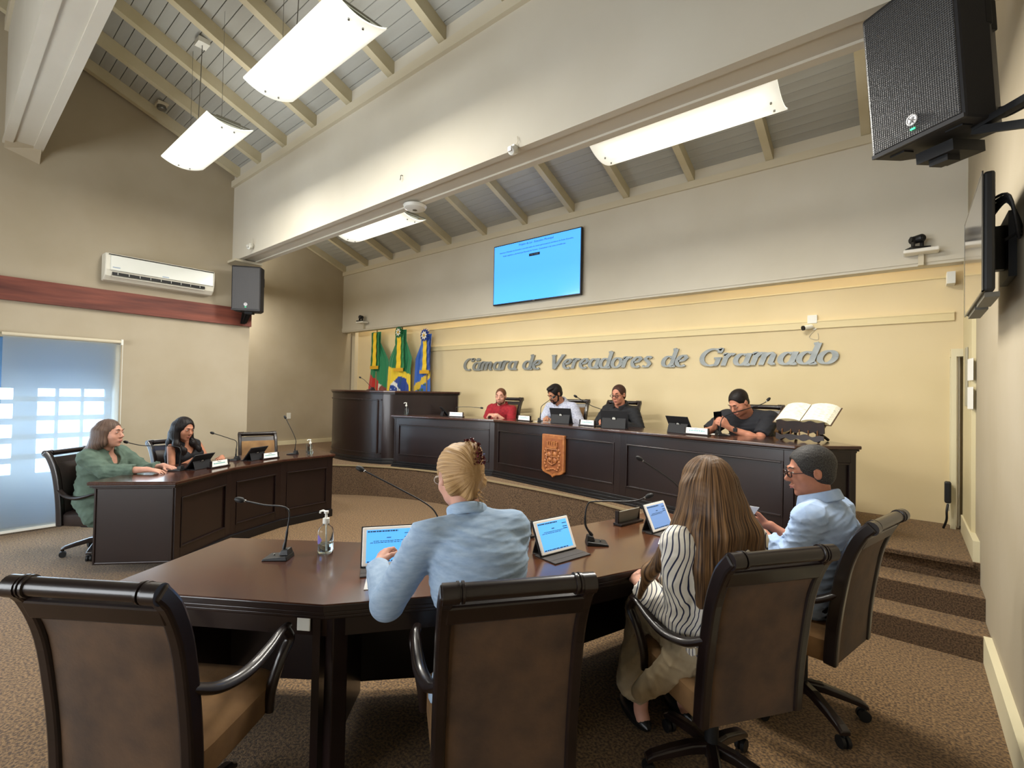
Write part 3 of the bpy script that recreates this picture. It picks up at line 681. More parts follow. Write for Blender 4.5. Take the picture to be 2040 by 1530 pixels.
# text-like print: rows of small dark dashes on a light ground (too small to read in the photograph)
M_ink = mat('print_ink', '#2b4a6a', .6); M_teal = mat('teal_print', '#4c9a9a', .6); M_inkd = mat('dark_ink', '#1b2530', .6)
def scr(name, col, e): return mat(name, col, .15, emit=col, emis=e)
M_scr = scr('tablet_screen', '#55a6f2', .62); M_scr2 = scr('tablet_screen_dim', '#6b8cc0', .45); M_scrw = mat('tablet_white', '#f4f0ea', .3, coat=.4)
M_cover = mat('grey_cover', '#4a4542', .8, bump=(200, .2, .001)); M_cov2 = mat('black_cover', '#17171a', .65)
def dashes(parent, M, rows, m, name='print', ext=.0003):
    b = MB()
    for x0, x1, z, h in rows:
        x = x0
        while x < x1-1e-4:
            w = min(x1-x, (x1-x0)*(.06+.10*random.random())); b.box(x, x+w*.82, -ext, ext, z-h/2, z+h/2); x += w
    o = b.build(name, m, parent); o.matrix_local = M; return o
def tablet(label, pos, face, z, tilt=28, w=.245, h=.17, body=None, screen=None, cover=None, flap=.10, group='tablets on the desks'):
    """face: horizontal direction the screen looks; pos: middle of the lower edge"""
    f = Vector((face[0], face[1], 0)).normalized()
    r = empty('tablet', (pos[0], pos[1], z), math.atan2(f.x, -f.y), label, 'tablet', group)     # local -Y looks where the screen looks
    T = Matrix.Translation((0,0,.012)) @ Matrix.Rotation(math.radians(-tilt), 4, 'X')
    def put(b, name, m, bev=0, par=r):
        o = b.build(name, m, par, bevel=bev); o.matrix_local = T; return o
    put(MB().box(-w/2-.006, w/2+.006, .0045, .012, -.006, h+.006), 'case', cover or M_cov2, .002)
    bd = put(MB().box(-w/2, w/2, -.004, .0045, 0, h), 'body', body or M_scrw, .004)
    s = MB().box(-w/2+.018, w/2-.018, -.0046, -.0041, .014, h-.014).build('screen', screen or M_scr, bd)
    dashes(bd, Matrix.Translation((0,-.0049,0)), [(-w*.41, w*.15, h-.022, .006), (-w*.06, w*.02, h*.70, .004), (-w*.30, w*.26, h*.62, .0025), (-w*.36, w*.20, h*.58, .0025), (w*.27,w*.40,h*.80,.0035), (w*.27,w*.40,h*.70,.0035), (w*.27,w*.40,h*.64,.0035), (-w*.41,w*.28,.018,.005)], M_ink, 'screen_text')
    # folding cover: flap on the table before the screen and prop behind
    cv = MB().box(-w/2-.004, w/2+.004, -flap, .05, 0, .005).box(-w/2-.004, w/2+.004, -flap*.62, -flap*.58, .005,.006)
    t = math.radians(tilt); top = Vector((0, math.sin(t)*h*.62+.012, math.cos(t)*h*.62)); foot = Vector((0, .05+math.sin(t)*h*.5, .002))
    cv.bar(top, foot, w*.9, .004, up=(0,1,.3))
    cv.bar(Vector((0,.045,.003)), foot, w*.9, .005)
    cv.build('folding_cover', cover or M_cover, r, bevel=.001)
    # ring on the back of the case
    rg = MB().lathe([(.028,.0125),(.030,.016),(.024,.018),(.022,.0135)], (0,0,0), 18, axis=(0,1,0)).build('back_ring', M_dark, r); rg.matrix_local = T @ Matrix.Translation((0,.010,h*.56))
    rg2 = MB().lathe([(.018,.0125),(.018,.0145),(.0,.0147)], (0,0,0), 16, axis=(0,1,0)).build('ring_centre', M_white, rg)
    return r
tablet('white tablet touched by the blonde woman, blue page on its screen', (-1.85,1.375), (.82,-.57), .776, 26, .25, .175)
tablet('white tablet in the middle of the nearest desk, blue page', (-1.372,2.07), (.93,-.20), .776, 26, .24, .17)
tablet('white tablet with a dimmer page before the long-haired woman', (-1.135,2.84), (.93,-.15), .776, 26, .22, .165, screen=M_scr2)
M_blk = mat('black_glass', '#0b0c0f', .1)
tablet('black tablet on a stand before the woman in green', (-5.50,1.70), (-.86,-.50), .776, 38, .24, .17, M_blk, M_scrw, M_cov2, .03)
tablet('black tablet on a stand before the woman in the black top', (-5.76,2.34), (-.90,-.42), .776, 38, .24, .17, M_blk, M_scrw, M_cov2, .03)
tablet('black tablet at the left end of the long desk', (-5.36,4.98), (.65,1), ZB+.001, 40, .24, .16, M_blk, M_scrw, M_cov2, .03)
tablet('black tablet standing before the bearded man', (-3.36,5.08), (-.15,1), ZB+.001, 22, .28, .19, M_blk, M_scrw, M_cov2, .03)
tablet('black tablet standing before the man with black-rimmed glasses', (-2.52,4.86), (-.28,1), ZB+.001, 16, .29, .19, M_blk, M_scrw, M_cov2, .03)
tablet('black tablet beside the name plate of the broad man', (-1.76,4.86), (.35,1), ZB+.001, 30, .26, .18, M_blk, M_scrw, M_cov2, .03)

def nameplate(label, a, b, z, h=.055, m=None):
    """wooden name plate holder; a->b along its face, face looks to the right of a->b"""
    a, b = Vector((a[0],a[1],0)), Vector((b[0],b[1],0)); d = b-a; L_ = d.length
    r = empty('name_plate', ((a.x+b.x)/2,(a.y+b.y)/2,z), math.atan2(d.y, d.x), label, 'name plate', 'name plates on the desks')
    MB().box(-L_/2-.015, L_/2+.015, -.03, .035, 0, .014).build('base', M_wood, r, bevel=.003)
    o = MB().box(-L_/2, L_/2, -.003, .003, 0, h).build('plate', m or M_paper, r); o.matrix_local = Matrix.Translation((0,-.008,.014)) @ Matrix.Rotation(math.radians(-12), 4, 'X')
    dashes(o, Matrix.Translation((0,-.0035,0)), [(-L_*.12,L_*.12,h*.80,h*.09)], M_ink); dashes(o, Matrix.Translation((0,-.0035,0)), [(-L_*.36,L_*.36,h*.50,h*.16)], M_teal)
    for s in (-1, 1): MB().box(s*(L_/2+.005)-.005, s*(L_/2+.005)+.005, -.018, .006, .012, h+.016).build('end_post', M_wood, r)
    return r
nameplate('name plate beside the tablet of the woman in green', (-5.375,1.80), (-5.46,1.98), .776)
nameplate('name plate on the middle of the angled desk', (-5.655,2.42), (-5.70,2.60), .776)
nameplate('dark-backed name plate by the third tablet of the nearest desk', (-1.36,2.97), (-1.40,2.77), .776, .075, mat('plate_back', '#8e8c80', .5))
nameplate('name plate half hidden by the shoulder of the blonde woman', (-1.665,2.20), (-1.735,2.04), .776, .075, MATS['plate_back'])
nameplate('name plate at the left end of the long desk', (-5.19,4.86), (-4.99,4.93), ZB+.001)
nameplate('name plate between the man in red and the bearded man', (-4.02,5.02), (-3.80,4.99), ZB+.001)
nameplate('name plate beside the tablet of the man with black-rimmed glasses', (-3.00,4.93), (-2.80,4.905), ZB+.001)
nameplate('name plate of the broad man with the phone', (-1.68,4.74), (-1.46,4.705), ZB+.001)

M_pet = mat('clear_plastic', '#eef6f8', .06, trans=1, ior=1.2); M_gel = mat('clear_gel', '#dfeef5', .02, trans=1, ior=1.33)
def bottle(label, pos, z, s=1.0, rz=0, purple=True):
    r = empty('sanitizer_bottle', (pos[0], pos[1], z), rz, label, 'pump bottle', 'clear pump bottles of hand gel')
    MB().lathe([(.030*s,0),(.033*s,.004*s),(.033*s,.095*s),(.030*s,.108*s),(.014*s,.122*s),(.012*s,.130*s)], (0,0,0), 20).build('bottle', M_pet, r, smooth=True)
    MB().lathe([(.0295*s,.004*s),(.031*s,.008*s),(.031*s,.042*s),(.0,.043*s)], (0,0,0), 20).build('gel', M_gel, r, smooth=True)
    MB().lathe([(.013*s,.128*s),(.0145*s,.130*s),(.0145*s,.152*s),(.006*s,.155*s),(.005*s,.172*s),(.010*s,.174*s),(.010*s,.184*s),(.0,.186*s)], (0,0,0), 14).build('pump_cap', M_white, r, smooth=True)
    MB().tube([(0,0,.180*s),(-.018*s,0,.184*s),(-.034*s,0,.178*s),(-.036*s,0,.170*s)], .0045*s, 8).build('nozzle', M_white, r, smooth=True)
    MB().tube([(0,0,.150*s),(.004*s,0,.012*s)], .0028*s, 8).build('dip_tube', M_white, r)
    if purple:
        b = MB(); n = 8
        for i in range(n+1):
            a = math.radians(-150+75*i/n); hh = .020*s*math.sin(PI*(i+.2)/(n+.4))
            for zz in (-1, 1): b.v.append((.0336*s*math.cos(a), .0336*s*math.sin(a), .062*s+zz*hh))
        for i in range(n): b.f.append((2*i, 2*i+2, 2*i+3, 2*i+1))
        b.build('label', mat('purple_label', '#6a5aa0', .5), r)
    return r
bottle('hand gel pump bottle on the nearest desk beside the empty seat', (-2.26,1.285), .776, 1.12, .3)
bottle('hand gel pump bottle at the far end of the angled desk', (-5.73,3.02), .776, 1.0, 1, False)
bottle('hand gel pump bottle on the long desk, in front of the lectern', (-5.95,4.66), ZB+.001, 1.0, 1, False)
gl = MB().lathe([(.028,0),(.032,.002),(.036,.10),(.0335,.10),(.029,.006),(.0,.006)], (0,0,0), 18).build('drinking_glass', M_pet, None, smooth=True)
gl.location = (-5.98,3.13,.776); tag(gl, 'empty drinking glass behind the upright microphone on the angled desk', 'glass')
def sheet(label, pos, w, d, rz, z, cat='paper'):
    o = MB().box(-w/2,w/2,-d/2,d/2,0,.002).build('paper_sheet', M_paper, None); o.location = (pos[0],pos[1],z); o.rotation_euler = (0,0,rz); return tag(o, label, cat)
sheet('white paper under the arm of the long-haired woman on the nearest desk', (-1.02,2.70), .15, .21, .3, .776)
sheet('white paper under the hands of the bearded man', (-3.66,5.17), .30, .17, .1, ZB+.001)
sheet('folded white napkin under the hands of the broad man', (-1.43,4.98), .16, .10, .1, ZB+.001)
sheet('pale paper beneath the hand of the blonde woman', (-1.70,1.27), .21, .12, .9, .776)
# open book on a carved stand
r = empty('book_stand', (-.70,4.93,ZB+.001), math.radians(-12), 'ornate dark carved stand under the open book on the long desk', 'book stand')
def wavy(y, z0, z1, amp, ph, m, name, th=.016):
    b = MB(); n = 22
    for i in range(n+1):
        x = -.19+.38*i/n; zt = z1+amp*math.sin(i*.9+ph)*(.6+.4*math.cos(i*.4)); zb = z0+amp*.8*math.sin(i*1.1+ph+1)
        for yy in (y-th/2, y+th/2): b.v += [(x, yy, zb), (x, yy, zt)]
    for i in range(n):
        a = i*4; c = a+4; b.f += [(a,c,c+1,a+1),(a+2,a+3,c+3,c+2),(a+1,c+1,c+3,a+3),(a,a+2,c+2,c)]
    b.f += [(0,1,3,2),(n*4,n*4+2,n*4+3,n*4+1)]
    return b.build(name, m, r)
M_st = mat('carved_dark_wood', '#24130c', .45, coat=.1, noise=(20,'#120805',.3,.7))
o = wavy(0, -.05, .045, .010, 0, M_st, 'front_lip'); o.location = (0,-.118,.130); o.rotation_euler = (math.radians(6),0,0)
o = wavy(0, -.02, .022, .012, 2, M_st, 'front_foot'); o.location = (0,-.13,.035)
MB().bar((0,-.10,.12),(0,.12,.235),.36,.014,up=(0,-.5,1)).build('rest_board', M_st, r)
for s in (-1, 1):
    MB().tube(spline([(s*.15,-.13,.012),(s*.12,-.06,.05),(s*.10,.02,.10),(s*.12,.10,.20)], 5), .014, 8).build('leg', M_st, r, smooth=True)
    MB().tube(spline([(s*.13,.15,.012),(s*.11,.08,.05),(s*.08,.0,.085),(s*.13,-.10,.13)], 5), .013, 8).build('leg', M_st, r, smooth=True)
for k in range(5): MB().lathe([(.004,0),(.008,.012),(.004,.024),(.008,.036),(.003,.05)], (-.14+.07*k,-.125,.055), 8).build('turned_spindle', mat('spindle', '#5a3a20', .3, coat=.5), r, smooth=True)
bk = empty('open_book', (-.70,4.93,ZB+.001), math.radians(-12), 'large open book with cream pages leaning on the carved stand', 'book')
T = Matrix.Translation((0,-.10,.148)) @ Matrix.Rotation(math.radians(29), 4, 'X')
def bput(b, name, m, par=bk): o = b.build(name, m, par); o.matrix_local = T; return o
bput(MB().box(-.235,.235,0,.30,0,.006), 'cover', mat('book_cover', '#4a3524', .6))
M_pg = mat('page_edges', '#cdbf95', .8, noise=(60,'#a8986c',.3,.7), stretch=(1,1,12))
for s in (-1, 1):
    b = MB(); n = 8
    for i in range(n+1):
        x = s*(.004+.222*i/n); z = .006+.045*(math.sin(PI*min(1,i/n*.9+.12)))**.5
        for y in (.005,.295): b.v += [(x,y,.006),(x,y,z)]
    for i in range(n):
        a = i*4; c = a+4; fs = [(a,c,c+1,a+1),(a+2,a+3,c+3,c+2)]; b.f += fs
    b.f += [(0,1,3,2),(n*4,n*4+2,n*4+3,n*4+1)]
    bput(b, 'page_block', M_pg)
    b = MB()
    for i in range(n+1):
        x = s*(.004+.222*i/n); z = .0068+.045*(math.sin(PI*min(1,i/n*.9+.12)))**.5
        for y in (.005,.295): b.v.append((x,y,z))
    for i in range(n): b.f.append((2*i,2*i+2,2*i+3,2*i+1))
    pg = bput(b, 'page', mat('page_cream', '#e4e0cc', .8, noise=(55,'#b9b7a8',.38,.5,2), stretch=(.5,3,1)))

# ================================================================ ON THE WALLS
# lettering: broad-nib strokes, extruded
GL = {}
def arc(cx, cy, rx, ry, a0, a1, n=14): return [(cx+rx*math.cos(math.radians(a0+(a1-a0)*i/n)), cy+ry*math.sin(math.radians(a0+(a1-a0)*i/n))) for i in range(n+1)]
# x-height 1, cap 1.42, ascender 1.5
def bowl(w): return [arc(w/2,.5,w/2-.05,.46,60,360,18)]
GL['C'] = (1.05, [arc(.60,.71,.50,.66,62,298,20), [(.84,1.36),(.90,1.05)], [(.84,1.29),(.95,1.38),(.90,1.05)]], [])
GL['G'] = (1.18, [arc(.62,.71,.54,.66,60,290,20), [(.88,1.28),(1.0,1.38),(.95,1.05)], [(.98,.62),(.94,.14),(.80,.08)], [(.74,.64),(1.14,.64)]], [])
GL['V'] = (1.15, [[(.20,1.38),(.46,.02)], [(1.02,1.38),(.46,.02)], [(.02,1.38),(.40,1.38)], [(.86,1.38),(1.18,1.38)]], [])
GL['a'] = (.84, [arc(.36,.47,.29,.42,55,335,18), [(.68,.95),(.62,.20),(.70,.04),(.84,.12)]], [])
GL['d'] = (.86, [arc(.36,.47,.29,.42,50,335,18), [(.72,1.52),(.64,.20),(.72,.04),(.86,.12)], [(.52,1.46),(.72,1.52)]], [])
GL['e'] = (.74, [[(.16,.46),(.50,.56),(.60,.74),(.50,.92),(.36,.93)]+arc(.40,.48,.32,.44,100,310,16)], [])
GL['o'] = (.80, [arc(.40,.48,.31,.43,0,360,24)], [])
GL['m'] = (1.30, [[(.04,.84),(.18,.92),(.14,.02)], [(.16,.60),(.32,.86),(.50,.93),(.58,.78),(.54,.02)], [(.56,.60),(.72,.86),(.92,.93),(1.0,.78),(.96,.16),(1.04,.04),(1.18,.12)]], [])
GL['r'] = (.64, [[(.04,.84),(.18,.92),(.14,.02)], [(.15,.56),(.30,.84),(.46,.94),(.58,.86)]], [])
GL['s'] = (.66, [[(.56,.80),(.44,.93),(.28,.92),(.18,.78),(.26,.62),(.44,.46),(.52,.30),(.44,.10),(.26,.04),(.08,.14)]], [])
GL['^'] = (0, [[(.22,1.14),(.42,1.36)], [(.42,1.36),(.58,1.14)]], [])
def letter_mesh(ch, s, slant=.26, y0=0, th=.022):
    w, strokes, _ = GL[ch]; b = MB(); nib = math.radians(28)
    for si_, st_ in enumerate(strokes):
        y0 -= .0009
        P = st_ if len(st_) > 6 else (spline(st_, 6) if len(st_) > 2 else [tuple(np.array(st_[0])*(1-t)+np.array(st_[1])*t) for t in (0,.5,1)])
        P = [np.array(p) for p in P]
        L_, R_ = [], []
        for i, p in enumerate(P):
            t = P[min(i+1,len(P)-1)]-P[max(i-1,0)]; t = t/max(1e-6, np.linalg.norm(t)); n = np.array((-t[1], t[0]))
            hw = .052+.088*abs(t[1]*math.cos(.35)+t[0]*math.sin(.35)*.3)
            L_.append(p+n*hw); R_.append(p-n*hw)
        base = len(b.v)
        for (x, z), (x2, z2) in zip(L_, R_):
            b.v += [((x+z*slant)*s, y0, z*s), ((x2+z2*slant)*s, y0, z2*s), ((x+z*slant)*s, y0-th, z*s), ((x2+z2*slant)*s, y0-th, z2*s)]
        for i in range(len(P)-1):
            a = base+i*4; c = a+4; b.f += [(a+2,a+3,c+3,c+2),(a,c,c+1,a+1),(a,a+2,c+2,c),(a+1,c+1,c+3,a+3)]
        b.f += [(base,base+1,base+3,base+2)]; e_ = base+(len(P)-1)*4; b.f += [(e_,e_+2,e_+3,e_+1)]
    return b
sign = empty('wall_lettering', (0, 6.05, 1.965), 0, 'brushed steel italic letters reading Câmara de Vereadores de Gramado on the wall', 'sign')
def word(txt, x0, x1, s):
    adv = sum(GL[c][0] for c in txt if c != '^'); k = (x1-x0-.26*s)/(adv*s); x = x0
    for c in txt:
        if c == '^': continue
        o = letter_mesh(c, s, .26/k).build('letter', M_steel, sign); o.scale = (k,1,1); o.location = (x, 0, 0)
        if c == 'a' and txt.startswith('C^') and x < x0+1.2*s*k: o2 = letter_mesh('^', s, .26/k).build('accent', M_steel, o)
        x += GL[c][0]*s*k
S_ = .150
word('C^amara', -6.13, -4.86, S_); word('de', -4.78, -4.38, S_); word('Vereadores', -4.26, -2.58, S_); word('de', -2.48, -2.11, S_); word('Gramado', -2.00, -.55, S_)

# screen on the header
tv = empty('wall_screen', (-4.315, 5.735, 3.445), 0, 'large flat screen with a blue page on the second header', 'screen')
MB().box(-.815,.815,-.045,.0,-.475,.475).build('housing', M_plastic, tv, bevel=.005)
M_tv = scr('blue_page', '#4a9cfb', .85)
sc_ = MB().box(-.80,.80,-.047,-.045,-.455,.460).build('screen', M_tv, tv)
RX = Matrix.Rotation(PI/2, 4, 'X')
for k, (s, z, x, fs) in enumerate((('Projeto de Lei - Executivo Municipal', .415, .02, .044), ('Autoriza o Município de Gramado a conceder índice de revisão geral anual aos servidores do Poder Executivo,', .345, 0, .0305), ('Poder Legislativo e da Autarquia Municipal de Turismo - Gramadotur e dá outras providências.', .29, -.03, .0305))):
    text_mesh('screen_text', s, fs, M_inkd, sc_, Matrix.Translation((x,-.0485,z)) @ RX)
MB().box(-.10,.10,-.0495,-.047,.205,.245).build('screen_button', M_inkd, sc_)
text_mesh('button_text', 'Iniciar Votação', .026, mat('button_ink','#7f99bb',.5), sc_, Matrix.Translation((0,-.0505,.225)) @ RX)
MB().box(-.02,.02,-.05,-.045,-.472,-.460).build('logo_strip', M_metal, tv)

# screen on the right wall, seen edge-on, tilted down
tv2 = empty('wall_screen', (.27, 3.43, 2.365), 0, 'flat screen on the right wall seen edge-on, tilted down', 'screen')
T2 = Matrix.Rotation(math.radians(0), 4, 'Z') @ Matrix.Rotation(math.radians(0), 4, 'Y')
MB().box(-.012,.028,-.43,.43,-.27,.275).build('housing', M_plastic, tv2, bevel=.012)
MB().box(-.016,-.012,-.425,.425,-.265,.27).build('screen', mat('dark_screen', '#3a3944', .08, spec=.8, coat=1), tv2)
MB().box(-.017,-.012,-.432,.432,.27,.277).box(-.017,-.012,-.432,-.425,-.272,.277).box(-.017,-.012,.425,.432,-.272,.277).box(-.017,-.012,-.432,.432,-.272,-.265).build('bezel', M_metal, tv2)
MB().box(-.005,.045,-.40,-.08,-.292,-.27).box(-.005,.045,.0,.36,-.292,-.27).build('speaker_grille', mat('grey_grille', '#5c5a52', .5), tv2)
MB().box(.028,.10,-.03,.03,-.10,.12).box(.10,.129,-.14,.14,-.16,.16).build('wall_mount', M_plastic, tv2)
cb = MB()
for k in range(5): cb.tube(spline([(.03,-.30,.10+.02*k),(.07,-.36-.02*k,.14),(.11,-.34,.06-.02*k),(.12,-.28,.02),(.07,-.30,-.02)], 5), .006, 6)
cb.build('cable', M_dark, tv2, smooth=True)

# loudspeakers
M_grille = bpy.data.materials.new('speaker_mesh'); M_grille.use_nodes = True; N = M_grille.node_tree.nodes; L = M_grille.node_tree.links; b = N['Principled BSDF']
b.inputs['Roughness'].default_value = .45
tc = N.new('ShaderNodeTexCoord'); vo = N.new('ShaderNodeTexVoronoi'); vo.inputs['Scale'].default_value = 120; vo.inputs['Randomness'].default_value = 0.0
L.new(tc.outputs['Object'], vo.inputs[0]); rp = N.new('ShaderNodeValToRGB'); rp.color_ramp.elements[0].position = .3; rp.color_ramp.elements[1].position = .55
rp.color_ramp.elements[0].color = lin('#060607'); rp.color_ramp.elements[1].color = lin('#3b3a3b'); L.new(vo.outputs['Distance'], rp.inputs[0]); L.new(rp.outputs[0], b.inputs['Base Color'])
bp_ = N.new('ShaderNodeBump'); bp_.inputs['Distance'].default_value = .003; L.new(vo.outputs['Distance'], bp_.inputs['Height']); L.new(bp_.outputs[0], b.inputs['Normal'])
M_cab = mat('speaker_cabinet', '#1a191b', .6, bump=(180,.2,.002))
def speaker(label, M, w, h, d, bracket):
    r = empty('loudspeaker', (0,0,0), 0, label, 'loudspeaker'); r.matrix_world = M
    # plan: front wide, back narrower (local -Y front)
    pts = [(-w/2,-d/2),(w/2,-d/2),(w/2,0),(w*.30,d/2),(-w*.30,d/2),(-w/2,0)]
    MB().prism(pts, -h/2, h/2).build('cabinet', M_cab, r, bevel=.012)
    MB().prism([(-w/2+.012,-d/2-.006),(w/2-.012,-d/2-.006),(w/2-.012,-d/2+.01),(-w/2+.012,-d/2+.01)], -h/2+.02, h/2-.02).build('grille', M_grille, r, bevel=.004)
    MB().box(-w/2+.004,w/2-.004,-d/2-.005,-d/2+.01,-h/2+.002,-h/2+.018).build('bottom_lip', mat('lip', '#2c2c2e', .5), r)
    lg = MB().lathe([(.022,0),(.022,.004),(.018,.0045),(.018,.002),(.0,.002)], (0,0,0), 24, axis=(0,-1,0)).build('logo', mat('logo_silver', '#c9c9cb', .3, .6), r); lg.location = (0,-d/2-.006,-h/2+.085)
    MB().tube([(-.010,-.005,-.013),(-.002,-.005,.0),(-.008,-.005,.008)], .0022, 5).tube([(-.002,-.005,.0),(.006,-.005,.011)], .0032, 5).tube([(.0,-.005,.0),(.010,-.005,-.004)], .0022, 5).tube([(-.002,-.005,.0),(.004,-.005,-.013)], .0022, 5).build('logo_figure', MATS['logo_silver'], lg)
    MB().box(-.009,.009,-d/2-.009,-d/2-.005,-h/2+.045,-h/2+.052).build('power_light', mat('green_led', '#38e08a', .4, emit='#35e58c', emis=1.6), r)
    for s in (-1, 1):
        MB().box(s*w*.47-.012, s*w*.47+.012, -.02, .02, -.02+h*.12, .10+h*.12).box(s*w*.40-.012, s*w*.40+.012, .05, .09, -.02+h*.12, .10+h*.12).build('handle', M_dark, r, bevel=.006)
        MB().box(s*w*.30-.03, s*w*.30+.03, -d*.35, -d*.18, -h/2-.006, -h/2+.004).build('foot', M_dark, r)
    return r
# big one near the camera
def basis(o, yv, up=(0,0,1), roll=0):
    """matrix whose -Y axis looks along yv"""
    f = -Vector(yv).normalized(); u = Vector(up); x = f.cross(u).normalized(); u = x.cross(f)
    return Matrix(((x.x,f.x,u.x,o[0]),(x.y,f.y,u.y,o[1]),(x.z,f.z,u.z,o[2]),(0,0,0,1)))
SPK_POS, SPK_DIR = (.091,2.652,2.993), (-.588,-.805,-.11)
s1 = speaker('large black loudspeaker on the right wall near the camera', basis(SPK_POS, SPK_DIR), .362, .62, .32, 0)
MB().box(-.07,.07,-.06,.12,-.375,-.33).box(-.035,.035,-.04,.03,-.40,-.375).build('mount_plate', M_dark, s1)
bp2 = MB().bar(s1.matrix_world.inverted()@Vector((.20,2.60,2.68)), s1.matrix_world.inverted()@Vector((.39,2.42,2.70)), .04, .025).bar(s1.matrix_world.inverted()@Vector((.20,2.60,2.67)), s1.matrix_world.inverted()@Vector((.39,2.45,2.58)), .035, .03).build('wall_arm', M_dark, s1)
iv = s1.matrix_world.inverted()
MB().tube([iv@Vector(p) for p in spline([(.20,2.66,2.80),(.27,2.66,2.76),(.33,2.60,2.755),(.39,2.56,2.77)], 5)], .006, 6).build('cable', M_dark, s1, smooth=True)
MB().tube([iv@Vector(p) for p in spline([(.22,2.66,2.74),(.29,2.64,2.715),(.39,2.56,2.73)], 5)], .006, 6).build('cable', M_dark, s1, smooth=True)
s2 = speaker('black loudspeaker on the outer corner of the left wall, under the header beam', basis((-7.00,2.76,2.93), (.80,-.62,-.03)), .36, .60, .33, 0)
iv = s2.matrix_world.inverted()
MB().bar(iv@Vector((-7.0,2.78,2.64)), iv@Vector((-7.18,2.78,2.50)), .03, .03).bar(iv@Vector((-7.08,2.76,2.63)), iv@Vector((-7.18,2.76,2.50)), .03, .03).box(-.05,.05,-.05,.05,-.33,-.30).bar(iv@Vector((-7.19,2.78,2.68)), iv@Vector((-7.26,2.78,2.49)), .06, .02).build('wall_arm', M_dark, s2)

# air conditioner
ac = empty('air_conditioner', (XL, 1.80, 2.97), 0, 'white split air conditioner above the old red beam', 'air conditioner')
pr = [(0,-.16),(.12,-.155),(.175,-.11),(.20,-.04),(.205,.09),(.19,.15),(.0,.16)]; b = MB(); n = len(pr)
b.add([(x,-.565,z) for x,z in pr]+[(x,.565,z) for x,z in pr], [tuple(range(n))[::-1], tuple(range(n,2*n))]+[(i,(i+1)%n,(i+1)%n+n,i+n) for i in range(n)])
b.build('housing', mat('ac_white', '#d9d6c8', .35), ac, bevel=.014)
MB().box(.198,.216,-.52,.545,-.05,.125).build('front_panel', mat('ac_panel', '#d6d9d2', .25, coat=.3), ac, bevel=.008)
MB().box(.188,.2075,-.535,.55,.130,.137).build('top_slot', M_dark, ac)
MB().bar((.200,-.50,-.085),(.200,.45,-.085),.006,.036,up=(-.25,0,1)).build('air_outlet', M_dark, ac)
for k in range(9): MB().box(.196,.206,-.45+.105*k,-.446+.105*k,-.10,-.07).build('vane', M_white, ac)
MB().bar((.182,-.50,-.108),(.182,.45,-.108),.006,.03,up=(-.8,0,1)).build('flap', MATS['ac_white'], ac)
for (y0, y1, z) in ((-.50,-.43,-.015),(-.02,.05,-.032)):
    o = MB().box(.2165,.2172,y0,y1,z-.006,z+.006).build('badge', mat('grey_badge', '#8fa0b4', .5), ac)

# small devices
ap = MB().lathe([(.0,-.045),(.07,-.045),(.10,-.030),(.11,-.006),(.105,0)], (0,0,0), 28).build('body', M_white, None, smooth=True)
r = empty('access_point', (-3.60,2.865,3.345), 0, 'round white ceiling device under the edge of the header beam', 'wireless device'); ap.parent = r
MB().lathe([(.0,-.0465),(.022,-.0465),(.022,-.045),(0,-.045)], (0,0,0), 16).build('badge', M_metal, r)
def sensor(label, pos, rz):
    r = empty('motion_sensor', pos, rz, label, 'sensor', 'white motion sensors')
    MB().lathe([(.022,-.035),(.030,-.025),(.032,.012),(.026,.028),(.0,.032)], (0,0,0), 14, axis=(0,-.5,-.3)).build('head', M_white, r, smooth=True)
    MB().box(-.014,.014,-.040,-.026,-.018,.014).build('lens', mat('sensor_lens', '#b9b7ae', .2), r)
    MB().box(-.012,.012,.0,.05,.02,.045).build('bracket', M_white, r)
    MB().tube([(0,.03,.04),(.012,.04,.08),(.0,.045,.12)], .0025, 5).build('cable', M_trim, r)
    return r
sensor('white motion sensor under the middle of the header beam', (-2.17,2.585,3.315), 0)
sensor('white motion sensor near the left end of the header beam', (-6.60,2.585,3.42), .4)
hk = MB().tube(spline([(0,0,0),(0,-.02,-.005),(.008,-.028,-.03),(-.008,-.02,-.045)], 4), .004, 6).build('wall_hook', M_metal, None, smooth=True)
hk.location = (-3.50,2.64,3.52); tag(hk, 'tiny hook with dark wire end low on the header beam', 'hook')
r = empty('junction_box', (-6.95,1.68,ZR(1.68)-.01), 0, 'small box with a shiny ring on the roof boards near the left wall', 'junction box')
MB().box(-.07,.07,-.055,.055,-.03,0).build('housing', M_trim, r, bevel=.004)
MB().lathe([(.045,-.075),(.052,-.06),(.045,-.03)], (0,0,0), 18).build('ring', M_metal, r, smooth=True)
def ptz(label, pos, rz, cable=False):
    r = empty('conference_camera', pos, rz, label, 'camera', 'black cameras on white wall shelves')
    MB().box(-.075,.075,-.06,.05,0,.018).build('base', M_plastic, r, bevel=.004)
    MB().bar((-.035,0,.018),(-.035,0,.085),.012,.04,up=(0,1,0)).bar((.035,0,.018),(.035,0,.085),.012,.04,up=(0,1,0)).build('yoke', M_plastic, r)
    MB().lathe([(.030,-.06),(.036,-.05),(.036,.045),(.028,.055)], (0,0,.095), 18, axis=(.35,-1,0)).lathe([(.024,-.055),(.024,.05)], (0,0,.095), 14, axis=(1,0,0)).build('camera_head', M_plastic, r, smooth=True)
    MB().lathe([(.022,.056),(.016,.062),(0,.060)], (0,0,.095), 16, axis=(.35,-1,0)).build('lens', M_dark, r, smooth=True)
    if cable: MB().tube(spline([(.06,.04,.03),(.12,.05,.03),(.20,.06,.05),(.28,.06,.12),(.33,.05,.17)], 5), .004, 6).build('cable', M_dark, r, smooth=True)
    return r
